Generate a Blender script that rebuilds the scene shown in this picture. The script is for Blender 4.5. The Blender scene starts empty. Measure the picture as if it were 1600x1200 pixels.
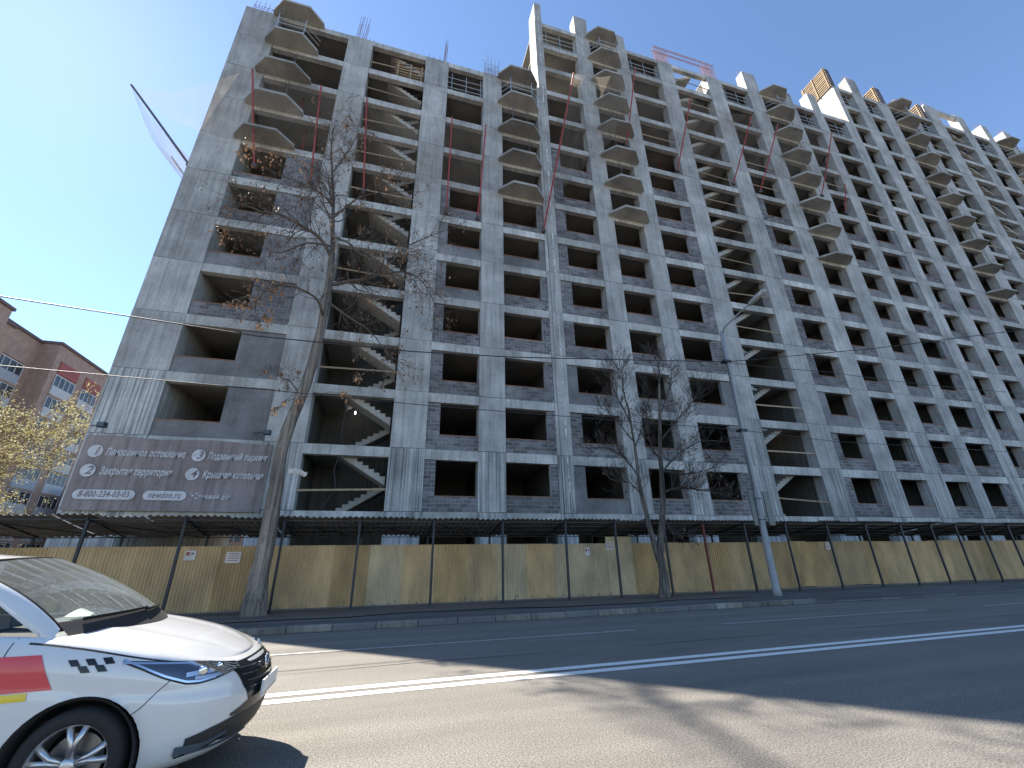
import bpy, math, random
import numpy as np
from mathutils import Vector, Matrix
random.seed(7)
SC = bpy.context.scene
COL = SC.collection
R_ = math.radians

# ------------------------------------------------------------------ camera, sky, sun, exposure
H = 1.45                                   # eye height, camera stands at the origin of X and Y
F_PX, PITCH, YAW, ROLL = 669.9, R_(22.504), R_(16.051), R_(-1.0434)
_f = np.array([math.sin(YAW)*math.cos(PITCH), math.cos(YAW)*math.cos(PITCH), math.sin(PITCH)])
_r = np.array([math.cos(YAW), -math.sin(YAW), 0.0]); _u = np.cross(_r, _f)
_r2 = math.cos(ROLL)*_r + math.sin(ROLL)*_u; _u2 = -math.sin(ROLL)*_r + math.cos(ROLL)*_u
def ray(x, y): return _r2*((x-800)/F_PX) + _u2*((600-y)/F_PX) + _f
def atY(x, y, Y): d = ray(x, y); k = Y/d[1]; return Vector((d[0]*k, Y, d[2]*k+H))
def atX(x, y, X): d = ray(x, y); k = X/d[0]; return Vector((X, d[1]*k, d[2]*k+H))
def atZ(x, y, Z): d = ray(x, y); k = (Z-H)/d[2]; return Vector((d[0]*k, d[1]*k, Z))
cam = bpy.data.objects.new('camera', bpy.data.cameras.new('camera')); COL.objects.link(cam)
cam.data.sensor_width = 36; cam.data.lens = F_PX/1600*36; cam.data.clip_end = 6000; cam.data.clip_start = .05
cam.matrix_world = Matrix(((_r2[0], _u2[0], -_f[0], 0), (_r2[1], _u2[1], -_f[1], 0), (_r2[2], _u2[2], -_f[2], H), (0, 0, 0, 1)))
SC.camera = cam

SUN_EL, SUN_AZ = R_(45.3), R_(-45.1)       # azimuth from +Y towards +X
W = bpy.data.worlds.new('World'); SC.world = W; W.use_nodes = True
nt = W.node_tree; nt.nodes.clear()
sky = nt.nodes.new('ShaderNodeTexSky'); sky.sky_type = 'NISHITA'; sky.sun_disc = False
sky.sun_elevation = SUN_EL; sky.sun_rotation = SUN_AZ
sky.air_density = 1.0; sky.dust_density = .075; sky.ozone_density = 3.8; sky.altitude = 50
bg = nt.nodes.new('ShaderNodeBackground'); bg.inputs[1].default_value = 0.098
wo = nt.nodes.new('ShaderNodeOutputWorld')
nt.links.new(sky.outputs[0], bg.inputs[0]); nt.links.new(bg.outputs[0], wo.inputs[0])
sl = bpy.data.lights.new('sun', 'SUN'); sl.energy = 5.0; sl.angle = R_(.53); sl.color = (1, .93, .83)
sun = bpy.data.objects.new('sun', sl); COL.objects.link(sun)
sv = Vector((math.sin(SUN_AZ)*math.cos(SUN_EL), math.cos(SUN_AZ)*math.cos(SUN_EL), math.sin(SUN_EL)))
sun.rotation_euler = sv.to_track_quat('Z', 'Y').to_euler(); sun.location = sv*90
SC.view_settings.view_transform = 'Standard'; SC.view_settings.look = 'None'
SC.view_settings.exposure = 1.48; SC.view_settings.gamma = 1; SC.view_settings.use_curve_mapping = False
SC.cycles.use_denoising = True
SC.cycles.max_bounces = 8; SC.cycles.diffuse_bounces = 4; SC.cycles.transparent_max_bounces = 16
SC.cycles.caustics_reflective = False; SC.cycles.caustics_refractive = False

# ------------------------------------------------------------------ materials
def _mat(name):
    m = bpy.data.materials.new(name); m.use_nodes = True
    n = m.node_tree.nodes; p = n['Principled BSDF']
    return m, n, m.node_tree.links, p
def _pos(n, l, scale, jump=False):
    g = n.new('ShaderNodeNewGeometry'); mp = n.new('ShaderNodeMapping'); mp.inputs['Scale'].default_value = scale
    l.new(g.outputs['Position'], mp.inputs[0])
    if jump:                                    # every cast piece gets its own run of stains
        o = n.new('ShaderNodeObjectInfo'); k = n.new('ShaderNodeMath'); k.operation = 'MULTIPLY'; k.inputs[1].default_value = 40.
        l.new(o.outputs['Random'], k.inputs[0]); l.new(k.outputs[0], mp.inputs['Location'])
    return mp.outputs[0]
def _noise(n, l, vec, scale, detail=3, rough=.55):
    t = n.new('ShaderNodeTexNoise'); t.inputs['Scale'].default_value = scale; t.inputs['Detail'].default_value = detail
    t.inputs['Roughness'].default_value = rough
    if vec is not None: l.new(vec, t.inputs['Vector'])
    return t.outputs['Fac']
def _ramp(n, l, fac, stops):
    r = n.new('ShaderNodeValToRGB'); e = r.color_ramp.elements
    while len(e) < len(stops): e.new(.5)
    for i, (p, c) in enumerate(stops):
        e[i].position = p; e[i].color = (c, c, c, 1) if isinstance(c, (int, float)) else (*c, 1)
    l.new(fac, r.inputs[0]); return r.outputs[0]
def _mix(n, l, a, b, fac, mode='MIX'):
    m = n.new('ShaderNodeMix'); m.data_type = 'RGBA'; m.blend_type = mode
    for s, v in ((0, fac), (6, a), (7, b)):
        if isinstance(v, (int, float)): m.inputs[s].default_value = v if s == 0 else (v, v, v, 1)
        elif isinstance(v, tuple): m.inputs[s].default_value = (*v, 1)
        else: l.new(v, m.inputs[s])
    return m.outputs[2]
def _bump(n, l, p, h, strength, dist=.01):
    b = n.new('ShaderNodeBump'); b.inputs['Strength'].default_value = strength; b.inputs['Distance'].default_value = dist
    l.new(h, b.inputs['Height']); l.new(b.outputs[0], p.inputs['Normal'])
def _rand(n, l):
    o = n.new('ShaderNodeObjectInfo'); g = n.new('ShaderNodeNewGeometry')
    a = n.new('ShaderNodeMath'); a.operation = 'ADD'; f = n.new('ShaderNodeMath'); f.operation = 'FRACT'
    l.new(o.outputs['Random'], a.inputs[0]); l.new(g.outputs['Random Per Island'], a.inputs[1]); l.new(a.outputs[0], f.inputs[0])
    return f.outputs[0]
def concrete(name, base, streak=.5, blotch=.5, board=0., rnd=.12):
    m, n, l, p = _mat(name)
    b = tuple(base)
    c = _ramp(n, l, _noise(n, l, _pos(n, l, (1, 1, 1)), .55, 5, .6), [(.3, 1-blotch*.5), (.7, 1+blotch*.22)])
    s = _ramp(n, l, _noise(n, l, _pos(n, l, (5.5, 5.5, .3), True), 1, 4, .65), [(.36, 1-streak*.62), (.52, 1.0), (.72, 1+streak*.25)])
    col = _mix(n, l, b, c, 1., 'MULTIPLY'); col = _mix(n, l, col, s, 1., 'MULTIPLY')
    if board:
        q = _ramp(n, l, _noise(n, l, _pos(n, l, (13, 13, .10), True), 1, 2, .8), [(.40, 1-board*.85), (.50, 1.0), (.66, 1+board*.45)])
        col = _mix(n, l, col, q, 1., 'MULTIPLY')
    g = _ramp(n, l, _noise(n, l, _pos(n, l, (1, 1, 1)), 9, 6, .7), [(.3, .86), (.7, 1.1)])
    col = _mix(n, l, col, g, 1., 'MULTIPLY')
    rr = _ramp(n, l, _rand(n, l), [(0, 1-rnd), (1, 1+rnd)])
    col = _mix(n, l, col, rr, 1., 'MULTIPLY')
    l.new(col, p.inputs['Base Color']); p.inputs['Roughness'].default_value = .93
    _bump(n, l, p, _noise(n, l, _pos(n, l, (1, 1, 1)), 24, 5, .7), .35, .02)
    return m
def plain(name, col, rough=.6, metal=0., var=.12, scale=4., bump=0., coat=0., rnd=0.):
    m, n, l, p = _mat(name)
    c = _ramp(n, l, _noise(n, l, _pos(n, l, (1, 1, 1)), scale, 4, .6), [(.25, 1-var), (.75, 1+var)])
    cc = _mix(n, l, tuple(col), c, 1., 'MULTIPLY')
    if rnd:
        rr = _ramp(n, l, _rand(n, l), [(0, 1-rnd), (1, 1+rnd)]); cc = _mix(n, l, cc, rr, 1., 'MULTIPLY')
    l.new(cc, p.inputs['Base Color']); p.inputs['Roughness'].default_value = rough; p.inputs['Metallic'].default_value = metal
    if coat: p.inputs['Coat Weight'].default_value = coat; p.inputs['Coat Roughness'].default_value = .04
    if bump: _bump(n, l, p, _noise(n, l, _pos(n, l, (1, 1, 1)), scale*6, 4), bump, .01)
    return m
def asphalt(name, base, speck, stains=.2, crack=0.):
    m, n, l, p = _mat(name)
    big = _ramp(n, l, _noise(n, l, _pos(n, l, (.35, 1.1, 1)), .8, 5, .65), [(.3, 1-stains), (.7, 1+stains*.7)])
    fine = _ramp(n, l, _noise(n, l, _pos(n, l, (1, 1, 1)), 62, 3, .8), [(.34, 1-speck), (.5, 1.), (.66, 1+speck)])
    band = _ramp(n, l, _noise(n, l, _pos(n, l, (.025, 1.5, 1)), 1., 3, .6), [(.3, 1-stains*.7), (.7, 1+stains*.5)])
    v = n.new('ShaderNodeTexVoronoi'); v.inputs['Scale'].default_value = 48; l.new(_pos(n, l, (1, 1, 1)), v.inputs['Vector'])
    st = _ramp(n, l, v.outputs['Distance'], [(.0, 1.18), (.45, .86)])
    c = _mix(n, l, tuple(base), big, 1., 'MULTIPLY'); c = _mix(n, l, c, band, 1., 'MULTIPLY'); c = _mix(n, l, c, fine, 1., 'MULTIPLY'); c = _mix(n, l, c, st, 1., 'MULTIPLY')
    if crack:
        w = n.new('ShaderNodeTexVoronoi'); w.feature = 'DISTANCE_TO_EDGE'; w.inputs['Scale'].default_value = .23
        l.new(_pos(n, l, (1, 1, 1)), w.inputs['Vector'])
        k = _ramp(n, l, w.outputs['Distance'], [(0, 1-crack), (.0022, 1-crack), (.004, 1.)])
        c = _mix(n, l, c, k, 1., 'MULTIPLY')
    l.new(c, p.inputs['Base Color']); p.inputs['Roughness'].default_value = .9
    _bump(n, l, p, _noise(n, l, _pos(n, l, (1, 1, 1)), 75, 4, .8), .28, .005)
    return m
def glass(name, col=(1, 1, 1), rough=.02, ior=1.45, tint=.9):
    m, n, l, p = _mat(name)
    tr = n.new('ShaderNodeBsdfTransparent'); tr.inputs[0].default_value = (col[0]*tint, col[1]*tint, col[2]*tint, 1)
    gl = n.new('ShaderNodeBsdfGlossy'); gl.inputs['Roughness'].default_value = rough
    fr = n.new('ShaderNodeFresnel'); fr.inputs[0].default_value = ior
    mx = n.new('ShaderNodeMixShader'); l.new(fr.outputs[0], mx.inputs[0]); l.new(tr.outputs[0], mx.inputs[1]); l.new(gl.outputs[0], mx.inputs[2])
    l.new(mx.outputs[0], n['Material Output'].inputs[0]); return m
def veil(name, col, alpha, cell=0.):
    m, n, l, p = _mat(name)
    df = n.new('ShaderNodeBsdfDiffuse'); df.inputs[0].default_value = (*col, 1)
    tl = n.new('ShaderNodeBsdfTranslucent'); tl.inputs[0].default_value = (*col, 1)
    a = n.new('ShaderNodeMixShader'); a.inputs[0].default_value = .5; l.new(df.outputs[0], a.inputs[1]); l.new(tl.outputs[0], a.inputs[2])
    tr = n.new('ShaderNodeBsdfTransparent'); mx = n.new('ShaderNodeMixShader')
    fac = _ramp(n, l, _noise(n, l, _pos(n, l, (1, 1, 1)), .9, 4, .6), [(.3, alpha*.45), (.75, alpha*1.6)])
    l.new(fac, mx.inputs[0]); l.new(tr.outputs[0], mx.inputs[1]); l.new(a.outputs[0], mx.inputs[2])
    l.new(mx.outputs[0], n['Material Output'].inputs[0]); return m

M = {}
M['pier'] = concrete('pier_concrete', (.495, .485, .46), .38, .75, .06, .12)
M['pier_board'] = concrete('board_marked_concrete', (.49, .485, .465), .6, .6, .5)
M['beam'] = concrete('beam_concrete', (.56, .55, .515), .4, .9, 0, .14)
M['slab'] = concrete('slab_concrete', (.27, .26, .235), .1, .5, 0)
M['balcony'] = concrete('balcony_concrete', (.43, .42, .385), .1, .8, 0, .22)
M['stair'] = concrete('stair_concrete', (.47, .455, .42), .15, .4, 0)
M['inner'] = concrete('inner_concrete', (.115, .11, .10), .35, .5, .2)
M['mortar'] = concrete('mortar', (.46, .455, .45), .1, .55, 0)
M['block'] = concrete('aerated_block', (.20, .195, .20), .1, .8, 0, .36)
M['plaster'] = concrete('rubbed_blockwork', (.26, .255, .255), .15, 1.0, 0)
M['sill'] = plain('sill_brick', (.36, .17, .11), .9, var=.3)
M['joint'] = plain('joint_foam', (.62, .62, .60), .9, var=.45, scale=2.5)
M['timber'] = plain('raw_timber', (.36, .265, .165), .8, var=.3, scale=7, rnd=.25)
M['ply'] = plain('formwork_ply', (.16, .10, .06), .7, var=.4, scale=5)
M['rust'] = plain('rebar_rust', (.20, .10, .085), .8, var=.3, scale=8)
M['rebar_pink'] = plain('rebar_cage_red', (.33, .17, .16), .8, var=.2)
M['rail_metal'] = plain('galvanised_rail', (.52, .53, .53), .45, .6, .1)
M['prop'] = plain('steel_prop', (.14, .13, .13), .6, .4, .2)
M['redpole'] = plain('red_paint_steel', (.36, .035, .03), .5, 0, .25)
M['darkpole'] = plain('dark_paint_steel', (.10, .075, .07), .5, 0, .25)
M['net'] = veil('safety_netting', (.52, .45, .37), .16)
M['net_dense'] = veil('safety_netting_bunched', (.50, .42, .34), .32)
M['asphalt'] = asphalt('road_asphalt', (.195, .180, .155), .8, .2, .0)
M['paving'] = asphalt('pavement_asphalt', (.125, .120, .112), .25, .35, 0)
M['earth'] = asphalt('dusty_earth', (.15, .125, .10), .2, .35, 0)
M['line'] = plain('road_paint', (.74, .73, .69), .7, var=.14, scale=14)
M['line_ghost'] = plain('ghost_road_paint', (.24, .23, .21), .85, var=.5, scale=12)
M['line_worn'] = plain('worn_road_paint', (.40, .39, .37), .8, var=.5, scale=9)
M['seam'] = plain('asphalt_seam', (.055, .053, .05), .9, var=.4, scale=3)
M['kerb'] = concrete('kerb_concrete', (.15, .145, .14), .1, .6, 0, .2)
M['kerb_white'] = concrete('kerb_worn_paint', (.23, .21, .18), .6, 1.2, 0, .08)
M['bark'] = concrete('bark', (.235, .20, .165), .6, .8, .6, 0)
M['twig'] = plain('twig_bark', (.11, .088, .07), .9, var=.3, scale=3)  # paler than the other tree's twigs: veiling glare put into the colour
M['twig_dark'] = plain('dark_twig_bark', (.06, .05, .043), .9, var=.3, scale=3)
M['bark_dark'] = concrete('dark_bark', (.15, .13, .11), .6, .8, .6, 0)
M['dryleaf'] = plain('dry_leaf', (.48, .26, .13), .7, var=.3, scale=9, rnd=.35)
M['seedpod'] = plain('dry_seed_cluster', (.20, .115, .07), .8, var=.3, scale=9, rnd=.3)
M['youngleaf'] = plain('young_leaf', (.72, .65, .34), .7, var=.3, scale=2, rnd=.35)
M['youngbark'] = plain('maple_bark', (.15, .105, .06), .9, var=.3)
def fence_mat(name, col, dirt):
    m, n, l, p = _mat(name)
    a = _ramp(n, l, _noise(n, l, _pos(n, l, (1.2, 1, .5)), 1.1, 5, .65), [(.32, 1-dirt), (.7, 1.08)])
    b = _ramp(n, l, _noise(n, l, _pos(n, l, (3, 1, 3)), 2.2, 5, .75), [(.62, 0.), (.76, .75)])
    c = _mix(n, l, col, a, 1., 'MULTIPLY'); c = _mix(n, l, c, (.16, .085, .04), b)
    g = n.new('ShaderNodeNewGeometry'); sx = n.new('ShaderNodeSeparateXYZ'); l.new(g.outputs['Position'], sx.inputs[0])
    k = n.new('ShaderNodeMath'); k.operation = 'MULTIPLY_ADD'; k.inputs[1].default_value = 1.6
    l.new(_noise(n, l, _pos(n, l, (2, 1, 2)), 2.5, 5, .7), k.inputs[0]); l.new(sx.outputs[2], k.inputs[2])
    c = _mix(n, l, (.20, .16, .11), c, _ramp(n, l, k.outputs[0], [(.85, .35), (1.0, 1.)]))   # dried mud thrown up from the ground
    rr = _ramp(n, l, _rand(n, l), [(0, .82), (1, 1.14)]); c = _mix(n, l, c, rr, 1., 'MULTIPLY')
    l.new(c, p.inputs['Base Color']); p.inputs['Roughness'].default_value = .55; p.inputs['Metallic'].default_value = 0
    return m
M['fence'] = fence_mat('yellow_sheet', (.62, .42, .205), .42)
M['fence_pale'] = fence_mat('faded_yellow_sheet', (.62, .475, .28), .4)
M['fence_tan'] = fence_mat('tan_sheet', (.58, .375, .16), .42)
M['post'] = plain('dark_steel_post', (.028, .032, .04), .5, .3, .2)
M['post_red'] = plain('primer_red_post', (.14, .03, .025), .6, 0, .2)
M['roofsheet'] = concrete('fibre_cement_sheet', (.21, .205, .20), .3, .6, 0)
M['pole_grey'] = concrete('pole_concrete', (.34, .35, .36), .5, .4, 0, 0)
M['lamp_head'] = plain('lamp_grey', (.42, .42, .40), .5, .2, .1)
M['sign_back'] = plain('sign_back_grey', (.13, .14, .135), .5, .2, .2)
M['wire'] = plain('wire_black', (.03, .03, .033), .6)
M['banner'] = concrete('banner_vinyl', (.31, .262, .25), .45, .6, 0, 0)
M['print_white'] = plain('white_print', (.58, .57, .58), .6, var=.25, scale=3)
M['print_brown'] = plain('brown_print', (.20, .16, .17), .6, var=.1)
M['notice'] = plain('notice_white', (.62, .58, .54), .7, var=.2)
M['notice_red'] = plain('notice_red', (.40, .08, .06), .7)
M['brick'] = plain('brick_wall', (.44, .305, .24), .9, var=.22, scale=1.6, bump=.2)
M['brick_pale'] = plain('pale_brick_wall', (.46, .32, .24), .9, var=.2, scale=1.2)
M['roofdark'] = plain('roof_metal', (.16, .11, .10), .8)
M['bal_white'] = plain('balcony_panel_white', (.62, .62, .62), .7, var=.12)
M['bal_blue'] = plain('balcony_panel_blue', (.42, .45, .48), .7, var=.12)
M['bal_red'] = plain('balcony_panel_red', (.40, .10, .085), .7, var=.12)
M['frame_white'] = plain('window_frame_white', (.70, .70, .70), .5, var=.06)
M['pane'] = plain('window_pane', (.06, .07, .08), .25, 0, .5, scale=.8)
M['dark'] = plain('dark_void', (.03, .028, .027), .95)

# ------------------------------------------------------------------ mesh helpers
class MB:
    def __init__(s): s.v = []; s.f = []; s.m = []
    def add(s, vs, fs, mi=0):
        k = len(s.v); s.v += [tuple(p) for p in vs]; s.f += [tuple(k+i for i in f) for f in fs]; s.m += [mi]*len(fs); return s
    def box(s, x0, x1, y0, y1, z0, z1, mi=0, j=0.):
        J = (lambda: random.uniform(-j, j)) if j else (lambda: 0.)
        vs = [(x+J(), y+J(), z+J()) for z in (z0, z1) for y in (y0, y1) for x in (x0, x1)]
        return s.add(vs, [(0, 2, 3, 1), (4, 5, 7, 6), (0, 1, 5, 4), (2, 6, 7, 3), (0, 4, 6, 2), (1, 3, 7, 5)], mi)
    def prism(s, pts, z0, z1, mi=0):           # pts in XY, counter-clockwise
        n = len(pts)
        vs = [(x, y, z0) for x, y in pts]+[(x, y, z1) for x, y in pts]
        fs = [tuple(range(n-1, -1, -1)), tuple(range(n, 2*n))]+[(i, (i+1) % n, n+(i+1) % n, n+i) for i in range(n)]
        return s.add(vs, fs, mi)
    def prism_xz(s, pts, y0, y1, mi=0):
        n = len(pts)
        vs = [(x, y0, z) for x, z in pts]+[(x, y1, z) for x, z in pts]
        fs = [tuple(range(n)), tuple(range(2*n-1, n-1, -1))]+[((i+1) % n, i, n+i, n+(i+1) % n) for i in range(n)]
        return s.add(vs, fs, mi)
    def bar(s, a, b, r, n=6, mi=0, r2=None): return s.tube([a, b], [r, r if r2 is None else r2], n, mi)
    def tube(s, pts, rad, n=6, mi=0, cap=True):
        pts = [Vector(p) for p in pts]; rings = []; k = len(s.v); up = Vector((.31, .22, .92))
        for i, p in enumerate(pts):
            d = (pts[min(i+1, len(pts)-1)]-pts[max(i-1, 0)]); d = d.normalized() if d.length > 1e-9 else Vector((0, 0, 1))
            a = d.cross(up)
            if a.length < 1e-3: a = d.cross(Vector((1, 0, 0)))
            a.normalize(); b = d.cross(a)
            for q in range(n):
                t = 2*math.pi*q/n; v = p+(a*math.cos(t)+b*math.sin(t))*rad[i]; s.v.append((v.x, v.y, v.z))
        for i in range(len(pts)-1):
            for q in range(n):
                s.f.append((k+i*n+q, k+i*n+(q+1) % n, k+(i+1)*n+(q+1) % n, k+(i+1)*n+q)); s.m.append(mi)
        if cap:
            s.f.append(tuple(k+q for q in range(n-1, -1, -1))); s.m.append(mi)
            e = k+(len(pts)-1)*n; s.f.append(tuple(e+q for q in range(n))); s.m.append(mi)
        return s
    def grid(s, P, mi=0, flip=False):          # P[i][j] -> Vector
        k = len(s.v); a, b = len(P), len(P[0])
        for row in P: s.v += [tuple(p) for p in row]
        for i in range(a-1):
            for j in range(b-1):
                q = (k+i*b+j, k+i*b+j+1, k+(i+1)*b+j+1, k+(i+1)*b+j)
                s.f.append(q[::-1] if flip else q); s.m.append(mi)
        return s
    def mesh(s, name, mats, smooth=False):
        me = bpy.data.meshes.new(name); me.from_pydata(s.v, [], s.f)
        for m in (mats if isinstance(mats, (list, tuple)) else [mats]): me.materials.append(M[m] if isinstance(m, str) else m)
        if any(s.m): me.polygons.foreach_set('material_index', s.m)
        if smooth: me.polygons.foreach_set('use_smooth', [True]*len(me.polygons))
        me.update(); return me
    def build(s, name, mats, parent=None, smooth=False): return link(name, s.mesh(name, mats, smooth), parent)
def link(name, me, parent=None, loc=None):
    o = bpy.data.objects.new(name, me); COL.objects.link(o)
    if loc is not None: o.location = loc
    if parent is not None:
        o.parent = parent
        if parent.type == 'EMPTY' and not parent.get('_local'): o.matrix_parent_inverse = Matrix.Translation(-parent.location)
    return o
def tag(o, label=None, cat=None, group=None, kind=None):
    if label: o['label'] = label
    if cat: o['category'] = cat
    if group: o['group'] = group
    if kind: o['kind'] = kind
    return o
def thing(name, label, cat, loc, group=None, local=False):
    o = bpy.data.objects.new(name, None); COL.objects.link(o); o.location = loc; o.empty_display_size = .3
    if local: o['_local'] = 1
    return tag(o, label, cat, group)
U = random.uniform

# ------------------------------------------------------------------ ground, road, pavement
def sheet(name, mat, pts, z, parent=None):
    b = MB(); b.add([(x, y, z) for x, y in pts], [tuple(range(len(pts)))]); return b.build(name, mat, parent)
SK = .020                                   # the road runs 1.1 degrees off the facade line
def ry(y, x): return y+SK*x
def strip(name, mat, y0, y1, x0, x1, z, parent=None, n=1):
    b = MB()
    for i in range(n):
        a = x0+(x1-x0)*i/n; c = x0+(x1-x0)*(i+1)/n
        b.add([(a, ry(y0, a), z), (c, ry(y0, c), z), (c, ry(y1, c), z), (a, ry(y1, a), z)], [(0, 1, 2, 3)])
    return b.build(name, mat, parent)
tag(sheet('ground', 'earth', [(-2500, -2500), (2500, -2500), (2500, 2500), (-2500, 2500)], -.03), kind='structure')
road = tag(strip('road', 'asphalt', -1.2, 12.32, -260, 320, 0.), kind='structure')
for nm, y0, y1 in (('centre_line', 6.43, 6.60), ('centre_line', 6.74, 6.91)):
    strip(nm, 'line', y0, y1, -90, 140, .004, road)
for x0, x1 in ((-34, -28), (-22, -16), (-9.5, 5.55), (7.9, 14.9), (17.4, 23.4), (26, 32), (35, 41), (44, 50)):
    strip('lane_line', 'line_worn', 9.60, 9.69, x0, x1, .004, road)
sb = MB()
for i in range(120):
    a = -30+i*.5; c = a+.5; w0 = .012+.008*math.sin(a*1.3); w1 = .012+.008*math.sin(c*1.3)
    o0 = .03*math.sin(a*.9)+.02*math.sin(a*2.3); o1 = .03*math.sin(c*.9)+.02*math.sin(c*2.3)
    sb.add([(a, ry(8.02, a)+o0-w0, .003), (c, ry(8.02, c)+o1-w1, .003), (c, ry(8.02, c)+o1+w1, .003), (a, ry(8.02, a)+o0+w0, .003)], [(0, 1, 2, 3)])
sb.build('joint_seam', 'seam', road)
pav = MB()
xs = [-260, -40, 14.85, 14.9, 320]
def edge(x): return .045 if x > 14.87 else .13
P = [[Vector((x, ry(12.5, x), -.03)) for x in xs], [Vector((x, ry(12.502, x), edge(x))) for x in xs], [Vector((x, ry(13.5, x), .13)) for x in xs], [Vector((x, 20., .17)) for x in xs]]
pav.grid(P)
pav = tag(pav.build('pavement', 'paving'), kind='structure')
yard = tag(sheet('yard', 'earth', [(-260, 19.99), (320, 19.99), (320, 330), (-260, 330)], .165), kind='structure')
verge = MB()
verge.grid([[Vector((x, 14.0+.25*math.sin(x*.7)+.1*math.sin(x*2.1), .155)) for x in np.linspace(-40, 13, 90)],
            [Vector((x, 16.6, .168)) for x in np.linspace(-40, 13, 90)]])
tag(verge.build('dirt_verge', 'earth'), kind='structure')
kerb = tag(strip('kerb_bed', 'kerb', 12.31, 12.52, -60, 60, .012), kind='structure')
km = MB(); km.add([(-.49, 0, 0), (.49, 0, 0), (.49, .17, 0), (-.49, .17, 0), (-.49, .015, .12), (.49, .015, .12), (.49, .17, .145), (-.49, .17, .145), (-.49, .045, .145), (.49, .045, .145)],
                   [(0, 1, 5, 4), (4, 5, 9, 8), (8, 9, 6, 7), (1, 2, 6, 9, 5), (0, 4, 8, 7, 3), (2, 3, 7, 6)])
kme = {m: km.mesh('kerb_stone', m) for m in ('kerb', 'kerb_white')}
pat = [1, 1, 0, 1, 0, 0, 1, 1, 0, 1, 1, 0, 0, 1]
for i, x in enumerate(np.arange(-30.5, 46, 1.0)):
    low = x > 14.4
    o = link('kerb_stone', kme['kerb_white' if pat[i % 14] and not low else 'kerb'], kerb, (x, ry(12.33, x)+U(-.008, .008), U(-.006, .004)-(.10 if low else 0)))
    o.rotation_euler = (0, U(-.004, .004), SK+U(-.006, .006))

lit = MB()
for i in range(2600):
    x = U(-22, 30); y = random.choice([ry(12.25, x)-abs(random.gauss(0, .10)), U(13.9, 16.35), ry(12.6, x)+abs(random.gauss(0, .4))])
    z = .006 if y < ry(12.31, x) else (.150 if y < 14.2 else .176)
    if x > 14.5 and y < 13.6 and z > .01: continue
    a = U(0, 6.28); r = U(.008, .035); q = U(.35, .8)
    lit.add([(x+r*math.cos(a), y+r*math.sin(a), z), (x-r*q*math.sin(a), y+r*q*math.cos(a), z+U(.0, .014)), (x-r*math.cos(a), y-r*math.sin(a), z+U(0, .01)), (x+r*q*math.sin(a), y-r*q*math.cos(a), z+.002)], [(0, 1, 2, 3)])
tag(lit.build('leaf_litter', 'seedpod'), kind='stuff')

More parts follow.
